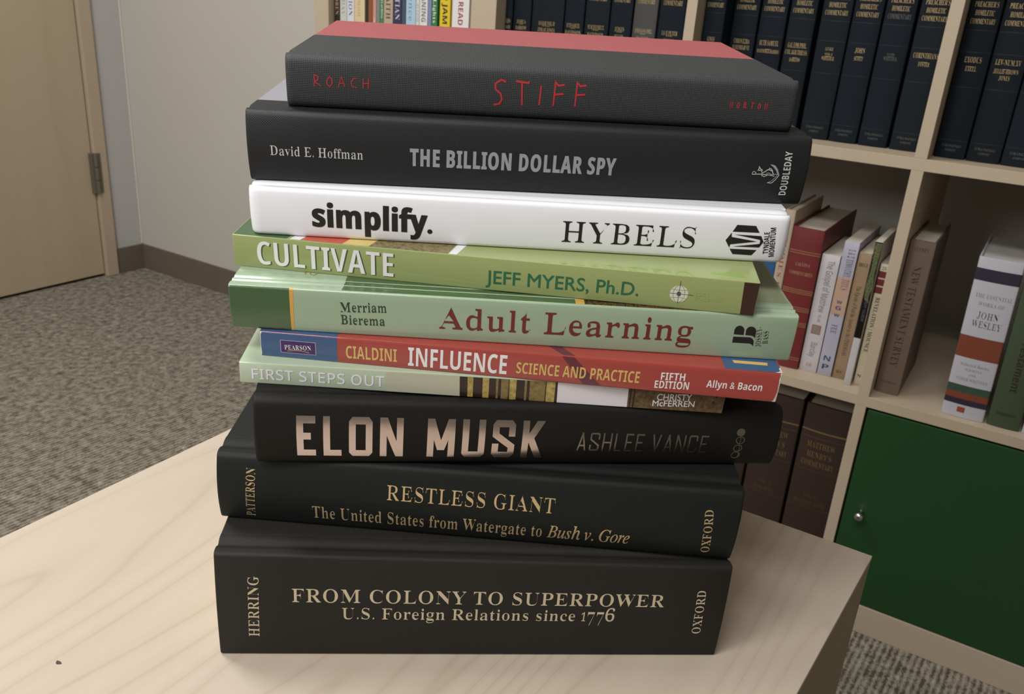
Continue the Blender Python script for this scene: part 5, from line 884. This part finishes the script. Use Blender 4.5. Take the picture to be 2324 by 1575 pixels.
# influence
b = BK[4]; bl = mat('steel_blue_print', (58, 86, 126), .3, coat=.4); pu = mat('plum_print', (98, 44, 54), .3, coat=.4)
b.patch(rect(.0, .012, 3.46, 1.35), bl, 'spine_end_band', .004)
b.patch(rect(.9, .29, 2.5, 1.0), mat('box_rule', (176, 168, 196), .4), 'publisher_box', .006); b.patch(rect(.925, .315, 2.475, .975), mat('purple_print', (66, 42, 92), .4), 'publisher_box', .008)
b.line([(1.2+1.0*k/8, .40+.07*math.sin(PI*k/8)) for k in range(9)], .012, I['yellow_ink'], 'publisher_box', .011)
b.patch([(13.5, 1.35), (14.05, 1.35), (15.4, .012), (14.6, .012)], pu, 'cover_print', .005)
b.patch([(13.55, .07), (14.1, .07), (12.6, 1.9), (11.9, 1.9)], pu, 'cover_print', .004, 'top')
b.patch([(20.75, .05), (23.25, .05), (23.25, 2.2), (20.7, 2.2)], bl, 'cover_print', .004, 'top'); b.patch([(21.25, .62), (22.75, .62), (22.8, .88), (21.2, .88)], I['yellow_ink'], 'cover_print', .0055, 'top')
b.patch(rect(.0, .05, 3.46, 3.0), bl, 'cover_print', .004, 'top')
wp = mat('worn_paper', (206, 196, 186), .8)
b.patch([(23.30, .02), (23.30, 1.36), (23.21, 1.36), (23.26, 1.2), (23.2, 1.1), (23.27, .8), (23.24, .5), (23.27, .3), (23.16, .1), (23.1, .02)], wp, 'worn_edge', .006)
b.patch([(.0, .02), (.0, 1.36), (.10, 1.36), (.04, 1.2), (.03, .6), (.05, .2), (.03, .02)], wp, 'worn_edge', .006)
b.patch([(22.95, .03), (23.3, .03), (23.3, .55), (23.2, .4), (23.22, .2), (23.1, .1)], wp, 'worn_edge', .006, 'top')
# first steps out: photo on the spine, white label
b = BK[3]
b.patch([(6.5, .012), (9.85, .012), (9.8, 1.06), (6.5, 1.06)], mat('cream_print', (180, 179, 158), .32, coat=.3), 'spine_print', .004)
dk, yl, br = mat('stripe_dark', (40, 28, 22), .35, coat=.3), photo_mat('stripe_yellow', [(126, 104, 56), (166, 146, 82), (186, 168, 104)]), photo_mat('stripe_brown', [(96, 76, 44), (124, 106, 66), (140, 122, 80)])
b.patch([(9.85, .012), (14.3, .012), (14.25, 1.06), (9.8, 1.06)], dk, 'spine_photo', .005)
for u0, u1, mm in ((10.16, 10.42, yl), (10.84, 11.14, yl), (11.45, 11.56, br), (11.68, 12.02, br), (12.06, 12.38, yl), (12.75, 12.86, br), (12.98, 13.70, br), (13.74, 14.15, yl)):
    b.patch([(u0+.04, .012), (u1+.02, .012), (u1, 1.06), (u0, 1.06)], mm, 'spine_photo', .007)
b.patch([(14.3, .012), (17.55, .012), (17.5, 1.06), (14.25, 1.06)], mat('label_white', (214, 210, 216), .4), 'spine_label', .006)
b.patch([(17.55, .012), (22.0, .012), (22.0, 1.06), (17.5, 1.06)], photo_mat('bark_photo', [(62, 44, 28), (96, 76, 50), (122, 106, 70)]), 'spine_photo', .005)
for u in (17.62, 17.78): b.patch([(u, .012), (u+.07, .012), (u+.05, 1.06), (u-.02, 1.06)], dk, 'spine_photo', .0065)
b.patch(circ(21.5, .52, .07, 8), dk, 'spine_photo', .007); b.patch(circ(21.6, .78, .05, 8), dk, 'spine_photo', .007)
# musk: moon discs
b = BK[2]
for k, (u, v) in enumerate(((22.4, 2.10), (22.44, 1.66), (22.41, 1.19), (22.39, .75))):
    if k == 0: b.patch(circ(u, v, .21), I['foil_dim'], 'publisher_mark', .012)
    else:
        b.line(circ(u, v, .20)+[circ(u, v, .20)[0]], .018, I['foil_dim'], 'publisher_mark', .012)
        b.line([(u+(.06*k-.1)+.10*math.cos(a)*.6, v+.19*math.sin(a)) for a in [-PI/2+PI*j/8 for j in range(9)]], .014, I['foil_dim'], 'publisher_mark', .012)

# ------------------------------------------------------------------ shelved books
def sb(label, x0, x1, z0, h, D, y, cover, group=None, board=None, lean=0, pages=None, **kw):
    z0 += .02; x0 += .02; x1 -= .02
    kw.setdefault('bulge', .12); kw.setdefault('r', .10); kw.setdefault('endr', .06); kw.setdefault('split', 1.1); kw.setdefault('groove', (.6, .06, .15))
    if kw.get('hard') is False: kw.update(bulge=0, r=.03, endr=.02, groove=None)
    b = Book(label, (x1, y, z0), (x1+lean, y, z0+h), (x0, y, z0), (x0+lean, y, z0+h), (0, 1, 0), (0, 1, 0), h, x1-x0, D, upright=True, group=group, **kw)
    b.build(cover, board, pages); b.x1 = x1; b.z0 = z0; return b
def tx(b, s, st, xa, xb, z, h, m):      # lettering across the spine
    b.text(s, st, z-b.z0, b.x1-xa, z-b.z0, b.x1-xb, h, m, 'spine_lettering')
def tv(b, s, st, za, zb, x, h, m):      # lettering running down the spine
    b.text(s, st, za-b.z0, b.x1-x, zb-b.z0, b.x1-x, h, m, 'spine_lettering')
def bar(b, z0, z1, m, xa=None, xb=None, nm='spine_band', eps=.006):
    xa = b.x1-b.T+.01 if xa is None else xa; xb = b.x1-.01 if xb is None else xb
    b.patch(rect(z0-b.z0, b.x1-xb, z1-b.z0, b.x1-xa), m, nm, eps)
navy = mat('navy_book_cloth', (12, 22, 31), .7, spec=.2, kind='cloth'); navy2 = mat('navy_faded_cloth', (16, 24, 30), .7, spec=.2, kind='cloth'); grey_c = mat('grey_book_cloth', (58, 58, 55), .6, kind='cloth')
gold = mat('gold_print', (176, 152, 108), .45, .3); golddim = mat('gold_print_worn', (92, 92, 84), .5, .2)
blind = mat('blind_rule', (18, 26, 34), .5)
GN = 'navy commentary set in the top row'
def commentary(x0, x1, y, lines, label, cloth=navy, worn=False):
    b = sb(label, x0, x1, 75.2, 24.2, 16.5, y, cloth, GN, bulge=.28, r=.14)
    w = x1-x0; c = (x0+x1)/2; g = golddim if worn else gold
    for s, z, f in (("PREACHER'S", 94.45, .72), ('HOMILETIC', 93.42, .58), ('COMMENTARY', 92.4, .76)):
        tx(b, s, 'serif', c-f*w/2, c+f*w/2, z, .62, gold if not worn or s != 'COMMENTARY' else g)
    for z in (91.6, 88.9, 84.5, 77.6): bar(b, z, z+.05, blind)
    z = 87.65
    for k, (s, f, h) in enumerate(lines):
        if s == '-': bar(b, z+.38, z+.43, g, c-.1*w, c+.1*w, 'spine_rule', .01); z -= .12
        else: tx(b, s, 'serif', c-f*w/2, c+f*w/2, z, h, g); z -= 1.02*h+.25
    tx(b, 'FUNK & WAGNALLS', 'serif', c-.30*w, c+.30*w, 76.75, .32, golddim); tx(b, 'COMPANY', 'serif', c-.17*w, c+.17*w, 76.2, .28, golddim)
    return b
commentary(-33.45, -30.2, 3.2, [('KINGS', .34, .62), ('-', 0, 0), ('BARLOW', .4, .5)], 'navy commentary volume marked KINGS beside the shelf divider')
commentary(-30.1, -26.2, 6.4, [('CHRON.EZRA', .62, .62), ('NEHEMIAH VI', .66, .6)], 'navy commentary volume marked CHRON.EZRA NEHEMIAH VI, partly behind the pink book')
commentary(-25.95, -22.0, 6.4, [('RUTH SAMUEL', .72, .68), ('-', 0, 0), ('DAVENIDGE-HARRIS', .82, .5)], 'navy commentary volume marked RUTH SAMUEL above the corner of the pink book')
commentary(-21.7, -17.85, 6.4, [('GAL.EPH.PHIL.', .72, .66), ('COL.I&II.THESS.', .84, .6), ('-', 0, 0), ('BARLOW', .4, .48)], 'navy commentary volume marked GAL.EPH.PHIL. COL.I&II.THESS.', navy2)
commentary(-17.2, -13.05, 6.4, [('LUKE', .26, .4), ('VOL.I', .26, .3), ('-', 0, 0), ('WHITLOCK', .42, .5)], 'navy commentary volume marked WHITLOCK, with raised rule lines', navy2)
commentary(-12.9, -8.95, 6.4, [('JOHN', .34, .64), ('-', 0, 0), ('SCOTT', .30, .52)], 'navy commentary volume marked JOHN SCOTT')
commentary(-8.75, -4.75, 6.4, [('I COR.', .26, .3), ('-', 0, 0), ('WHITLOCK', .44, .5)], 'navy commentary volume with worn illegible gold lettering, next to CORINTHIANS', navy, True)
commentary(-4.4, -.25, 6.4, [('CORINTHIANS', .76, .66), ('-', 0, 0), ('FOSTER', .34, .52)], 'navy commentary volume marked CORINTHIANS FOSTER against the shelf divider', navy2)
commentary(1.75, 5.6, 4.8, [('EXODUS', .52, .68), ('-', 0, 0), ('EXELL', .34, .58)], 'navy commentary volume marked EXODUS EXELL')
commentary(5.75, 9.85, 4.8, [('LEV-NUM.XV', .72, .66), ('-', 0, 0), ('JELLIE-BROWN', .7, .54), ('JONES', .30, .52)], 'navy commentary volume marked LEV-NUM.XV JELLIE-BROWN JONES', navy2)
commentary(9.95, 14.0, 4.8, [('PSALMS', .5, .6)], 'navy commentary volume cut by the photo edge past LEV-NUM.XV', navy)
def comm1(x0, x1, lines, label, cloth=navy):
    b = sb(label, x0, x1, 75.2, 24.2, 16.5, 2.8, cloth, GN, bulge=.25, r=.14); w = x1-x0; c = (x0+x1)/2
    tx(b, 'HOMILETIC', 'serif', c-.29*w, c+.29*w, 93.42, .62, gold); tx(b, 'COMMENTARY', 'serif', c-.36*w, c+.36*w, 92.25, .68, gold)
    z = 88.0
    for s, f, h in lines: tx(b, s, 'serif', c-f*w/2, c+f*w/2, z, h, gold); z -= h+.42
    bar(b, 87.85, 87.9, gold, c-.12*w, c+.12*w, 'spine_rule', .01)
comm1(-68.52, -67.05, [('EZRA', .6, .55), ('BAKER', .6, .5)], 'narrow navy commentary volume against the thick side panel of the shelving')
comm1(-66.9, -63.4, [('JOSHUA', .5, .55), ('BARROW', .6, .55)], 'navy commentary volume marked JOSHUA BARROW')
comm1(-63.25, -57.15, [('ISAIAH VOL.II', .5, .6), ('FINLAY JONES', .52, .6)], 'widest navy commentary volume, marked ISAIAH VOL.II', navy2)
comm1(-57.0, -53.4, [('RUTH SAMUEL', .66, .6), ('DAVIDSON', .8, .55)], 'navy commentary volume marked RUTH SAMUEL above the middle of the pink cover')
comm1(-53.25, -48.9, [('NUM.XVI DEUT.', .68, .6), ('WATKINSON', .66, .5)], 'navy commentary volume marked NUM.XVI DEUT.', navy2)
comm1(-48.75, -44.95, [('JUDGES', .42, .6), ('MULLER', .4, .5)], 'navy commentary volume marked JUDGES')
comm1(-44.75, -40.75, [('EPHESIANS PHIL.', .74, .6), ('BAKER', .5, .5)], 'faded grey commentary volume among the navy set', grey_c)
comm1(-40.5, -36.25, [('I & II PETER', .6, .6), ('YOUNG', .4, .5)], 'navy commentary volume marked I & II PETER', navy)

# middle row, first cube
def paper_m(n, c, r=.45): return mat(n, c, r, spec=.4)
GM = 'bible study books in the middle row'
ltr = mat('grey_lettering', (96, 96, 100), .5); blu = mat('blue_lettering', (52, 62, 96), .5); redl = mat('red_lettering', (150, 60, 50), .5)
b = sb('blue book mostly hidden behind the stack corner', -19.0, -16.6, 40.1, 20.5, 15, 4.5, paper_m('mid_blue', (42, 82, 130)), GM, hard=False)
b = sb('cream book with red lettering beside the red commentary', -16.45, -14.85, 40.1, 24.6, 17, 4.0, paper_m('cream_cover', (176, 160, 138)), GM)
tv(b, 'STUDIES IN THE ACTS', 'serif', 61.5, 42.5, -15.95, .62, redl)
redc = mat('red_book_cloth', (106, 34, 35), .45, kind='cloth')
b = sb('thick red cloth commentary with gold triple rules', -14.72, -9.95, 40.1, 22.4, 22, 3.5, redc, GM, bulge=.25, r=.15)
for z in (58.6, 52.4, 49.6, 47.2, 41.6):
    for k in (0, .28, .56) if z < 58 and z != 41.6 else (0, .35): bar(b, z+k, z+k+.06, gold, nm='spine_rule')
tx(b, "CALVIN'S", 'serif', -13.3, -11.2, 56.7, .5, gold); tx(b, 'COMMENTARIES', 'serif', -14.0, -10.6, 55.3, .5, gold); tx(b, 'VOLUME', 'serif', -13.2, -11.3, 48.4, .35, gold)
b = sb('white paperback titled The Gospel of Matthew with a small square picture', -9.85, -7.15, 40.1, 19.0, 15, 4.0, paper_m('white_cover', (184, 180, 182)), GM, hard=False)
tv(b, 'The Gospel of Matthew', 'noto', 58.2, 50.0, -8.8, .95, ltr); tv(b, 'VOL. ONE', 'noto', 49.6, 48.4, -8.6, .4, ltr)
bar(b, 46.4, 47.9, redl, -9.2, -7.8, 'spine_picture'); bar(b, 46.5, 47.8, photo_mat('tiny_portrait', [(40, 36, 34), (130, 120, 110), (190, 180, 170)], (300, 300, 300)), -9.1, -7.9, 'spine_picture', .009)
tv(b, 'Barclay', 'noto', 45.0, 42.6, -8.8, .9, ltr); tx(b, 'SB', 'notob', -8.9, -8.1, 41.0, .5, mat('rust_lettering', (176, 120, 100), .5))
b = sb('lilac-white paperback titled 1 & 2 TIMOTHY, TITUS with an orange patch', -7.05, -4.9, 40.1, 21.5, 16, 4.0, paper_m('lilac_cover', (164, 162, 176)), GM, hard=False, board=None)
b.patch(rect(16.2-6.2, .01, 16.0, b.T-.01), paper_m('peach_patch', (180, 148, 128)), 'spine_print', .006)
tv(b, '1 & 2 TIMOTHY, TITUS', 'serif', 60.5, 56.4-2.6+.4, -6.25, .95, blu)
for z in (52.0, 51.0, 49.9): tx(b, 'w' if z != 51.0 else 'G', 'notob', -6.4, -5.6, z, .6, blu)
tv(b, 'FEE', 'serif', 48.6, 47.2, -6.35, .8, blu)
for z in (42.6, 41.2): tx(b, 'N' if z > 42 else 'P', 'notob', -6.5, -5.5, z, .8, blu)
tan_w = mat('tan_woven_cover', (140, 116, 88), .7, kind='weave', k=2.2)
b = sb('brown woven-look book on the EPHESIANS', -4.8, -2.95, 40.1, 20.2, 15, 4.3, tan_w, GM, hard=False)
dkl = mat('dark_lettering', (42, 34, 28), .5)
tx(b, 'BRUCE', 'serifb', -4.5, -3.2, 58.2, .55, dkl); tv(b, 'The Epistle of Paul the Apostle to the EPHESIANS', 'serif', 55.2, 44.0, -4.1, .62, dkl); tx(b, 'HS', 'serif', -4.3, -3.5, 41.0, .5, dkl)
b = sb('slim glossy book with black and green upper spine and white foot', -2.72, -1.66, 40.1, 22.6, 13, 2.7, paper_m('white_cover', (184, 180, 182)), GM, hard=False)
bar(b, 47.8, 62.6, mat('gloss_black', (24, 24, 22), .2, coat=.6), nm='spine_print'); b.patch([(13.2, .04), (14, .3), (15.5, .02), (18, .2), (22.3, .05), (22.3, .95), (18.3, .8), (15.6, .98), (13.8, .8)], photo_mat('leaf_print', [(36, 44, 28), (82, 92, 58), (140, 144, 112)]), 'spine_print', .009)
tv(b, 'STUDY GUIDE', 'noto', 54.5, 50.5, -2.3, .35, ltr)
b = sb('cream book titled REVELATION with dark red bands beside the divider', -1.5, -.06, 40.1, 19.2, 15, 4.0, paper_m('cream_light', (206, 196, 168)), GM, hard=False)
for z in (57.2, 56.0, 54.8): bar(b, z, z+1.0, mat('claret_print', (112, 40, 44), .5))
tx(b, '20', 'serif', -1.2, -.6, 58.4, .5, dkl); tv(b, 'REVELATION | MOUNCE', 'serifb', 54.2, 45.5, -1.1, .6, dkl); tx(b, 'N', 'serifb', -1.2, -.6, 41.3, .5, dkl)
# middle row, second cube
b = sb('taupe cloth book titled NEW TESTAMENT SURVEY leaning on the divider', 1.72, 5.1, 40.1, 23.6, 16.5, 3.5, mat('taupe_cloth', (112, 94, 80), .6, kind='cloth'), GM, bulge=.18)
tx(b, 'TENNEY', 'serif', 2.4, 4.4, 62.2, .5, dkl); tv(b, 'NEW TESTAMENT SURVEY', 'serif', 60.0, 44.6, 2.95, 1.05, mat('brown_lettering', (54, 42, 34), .5)); tx(b, 'EERDMANS', 'serif', 2.3, 4.4, 41.8, .35, dkl)
wht = paper_m('jacket_white', (180, 179, 187), .35)
b = sb('thick white jacketed book with rust and plum bands beside the green book', 11.25, 16.8, 40.1, 23.3, 17.5, 1.8, wht, GM, bulge=.25, r=.18, lean=-.55, pages=mat('white_pages', (190, 186, 182), .8, kind='pages', k=2))
plum = mat('plum_band', (46, 38, 56), .4); rust = mat('rust_band', (120, 62, 44), .4); dgr = mat('dark_green_band', (52, 76, 60), .4)
for z0, z1, m in ((60.2, 61.9, plum), (49.1, 52.3, rust), (43.9, 45.0, dgr), (42.95, 43.9, rust), (42.1, 42.95, plum)): bar(b, z0, z1, m)
g1 = mat('rose_grey_lettering', (128, 112, 112), .5)
for s, st, xa, xb, z, h in (('THE ESSENTIAL', 'serif', 11.7, 16.2, 57.9, .55), ('WORKS OF', 'serif', 12.3, 15.5, 56.8, .5), ('JOHN', 'serifl', 12.5, 15.1, 55.0, .95), ('WESLEY', 'serifl', 12.1, 15.7, 53.7, .95), ('Selected Books,', 'serif', 12.0, 15.7, 47.9, .45), ('SERMONS,', 'serif', 12.7, 14.9, 47.2, .35), ('AND', 'serif', 13.3, 14.2, 46.5, .35), ('OTHER WRITINGS', 'serif', 11.9, 15.8, 45.7, .45)):
    tx(b, s, st, xa+.25, xb+.25, z, h, dkl if st == 'serifl' else g1)
bar(b, 40.95, 41.75, mat('brick_stamp', (140, 60, 50), .5), 13.2, 14.2, 'spine_stamp', .01)
b = sb('moss green cloth book with black lettering beside the white jacketed book', 17.2, 21.3, 40.1, 23.4, 16, 2.0, mat('moss_cloth', (58, 72, 48), .6, kind='cloth'), GM, bulge=.25, r=.16, lean=-.6)
tv(b, 'The New Testament', 'notob', 59.5, 45.6, 18.9, 1.0, dkl); tx(b, 'EERDMANS', 'notob', 18.1, 20.4, 42.0, .4, dkl)
sb('white book at the photo edge after the moss green book', 21.6, 24.6, 40.1, 23, 16, 2.0, wht, GM)
# bottom row: brown set
hm = mat('maroon_brown_cloth', (48, 32, 25), .55, kind='cloth'); hg = mat('old_gold', (122, 98, 58), .5, .3); hgd = mat('old_gold_dim', (88, 64, 42), .5, .2)
GH = 'brown commentary set in the bottom row'
def henry(x0, x1, v, lines, label):
    b = sb(label, x0, x1, 5.0, 30.5, 22, 3.0, hm, GH, bulge=.35, r=.2, groove=(.8, .1, .2)); w = x1-x0; c = (x0+x1)/2
    for z in (30.0, 31.1): b.line([(z-b.z0, .1), (z-b.z0, b.T-.1)], .05 if z < 31 else .13, hg if z > 31 else hgd, 'spine_rule')
    for z in (24.2, 17.5): b.line([(z-b.z0, .1), (z-b.z0, b.T-.1)], .03, hgd, 'spine_rule')
    for s, z, f in (('MATTHEW', 28.3, .62), ("HENRY'S", 26.6, .54), ('COMMENTARY', 25.0, .72)): tx(b, s, 'serif', c-f*w/2, c+f*w/2, z, .95, hg)
    for s, z, f in lines: tx(b, s, 'serif', c-f*w/2, c+f*w/2, z, .7, hgd)
henry(-7.3, -.25, 5, [('VOL. V', 19.3, .3), ('MATTHEW-JOHN', 18.0, .7)], 'large brown commentary volume against the shelf divider by the green door')
henry(-14.75, -7.7, 3, [('VOL. III', 19.3, .34), ('JOB-MAL.', 18.0, .5)], 'large brown commentary volume marked VOL. III, half hidden by the black book')
henry(-22.2, -15.1, 2, [('VOL. II', 19.3, .3), ('JOSHUA-ESTHER', 18.0, .7)], 'large brown commentary volume just showing past the stack edge')
# upper row of the bookcase
GA = 'assorted paperbacks in the far bookcase'
yA = 1.4
AS = [(-107.3+.75, -105.7, (48, 36, 32), 'CHILDREN', (176, 150, 110), 'dark brown book with gold lettering, first in the far bookcase'),
 (-105.6, -103.8, (192, 196, 190), 'LIFE TODAY', (150, 150, 146), 'pale grey-white book beside the dark brown one'),
 (-103.7, -101.1, (206, 208, 212), 'IAN EDUCATION', (66, 84, 136), 'white book with blue lettering in the far bookcase'),
 (-101.0, -98.35, (206, 190, 150), 'the Common', (188, 160, 110), 'cream book in the far bookcase'),
 (-98.25, -97.4, (50, 44, 40), '', None, 'thin dark book between the cream and rust books'),
 (-97.3, -96.2, (136, 80, 44), '', None, 'rust brown book in the far bookcase'),
 (-96.15, -95.2, (206, 160, 152), 'lectionary', (170, 40, 50), 'thin pink book with red lettering'),
 (-95.1, -94.2, (120, 128, 116), '', None, 'thin grey-green book next to the pink one'),
 (-94.15, -93.2, (70, 124, 84), 'TEACHING', (214, 220, 210), 'green book with white lettering before THE FAITH'),
 (-93.1, -91.2, (176, 158, 134), 'THE FAITH', (52, 46, 44), 'tan book marked THE FAITH'),
 (-91.1, -88.85, (54, 52, 82), 'CHRISTIAN', (200, 196, 206), 'indigo book marked CHRISTIAN'),
 (-88.75, -87.85, (70, 80, 92), '', None, 'thin slate book beside the indigo one'),
 (-87.8, -86.0, (166, 192, 212), 'science', (120, 140, 160), 'light blue book in the far bookcase'),
 (-85.95, -85.2, (206, 206, 204), 'MY FAITH', (130, 140, 146), 'thin white book beside the light blue one'),
 (-85.15, -83.9, (214, 214, 212), 'MEANING', (110, 116, 112), 'white book marked MEANING'),
 (-83.85, -83.3, (122, 132, 166), '', None, 'thin lilac-blue book beside the white MEANING book'),
 (-83.25, -82.1, (52, 116, 70), 'City Lights', (220, 226, 214), 'green book with white script before the yellow one'),
 (-81.4, -79.4, (214, 186, 44), 'TRIP JAM', (30, 28, 26), 'bright yellow book with black lettering'),
 (-79.1, -76.4, (216, 214, 212), 'BOOK READ', (150, 56, 60), 'white book with red lettering, last before the navy set')]
_k = [(245, -106.63), (308, -104.97), (375, -103.23), (448, -101.36), (552, -98.72), (583, -97.94), (628, -96.82), (660, -96.03), (700, -95.05), (735, -94.19), (826, -91.98), (912, -89.93), (952, -88.98), (1050, -86.69), (1085, -85.88), (1165, -84.04), (1203, -83.17), (1262, -81.84), (1282, -81.39), (1387, -79.05), (1402, -78.72), (1575, -75.02)]
_kd = dict(_k)
AX = [(245, 308), (308, 375), (375, 448), (448, 552), (552, 583), (583, 628), (628, 660), (660, 700), (700, 735), (735, 826), (826, 912), (912, 952), (952, 1050), (1050, 1085), (1085, 1165), (1165, 1203), (1203, 1262), (1282, 1387), (1402, 1575)]
for (p0, p1), (_, _, rgb, s, lrgb, lab) in zip(AX, AS):
    x0, x1 = max(_kd[p0], -106.55), _kd[p1]
    x0 = max(x0, -106.5)
    h = random.uniform(21.5, 24.5); n = 'far_'+'_'.join(map(str, rgb))
    b = sb(lab, x0+.03, x1-.03, 75.22, h, 15, yA, paper_m(n, rgb), GA, hard=False)
    if s:
        lm = paper_m('far_ink_'+'_'.join(map(str, lrgb)), lrgb)
        hh = min(1.0, (x1-x0)*.5); ln = len(s)*hh*.95
        tv(b, s, 'notob' if s in ('TRIP JAM', 'BOOK READ', 'MEANING') else 'serif', 86.9+ln, 86.9, (x0+x1)/2-hh/2, hh, lm)
flush_lettering()
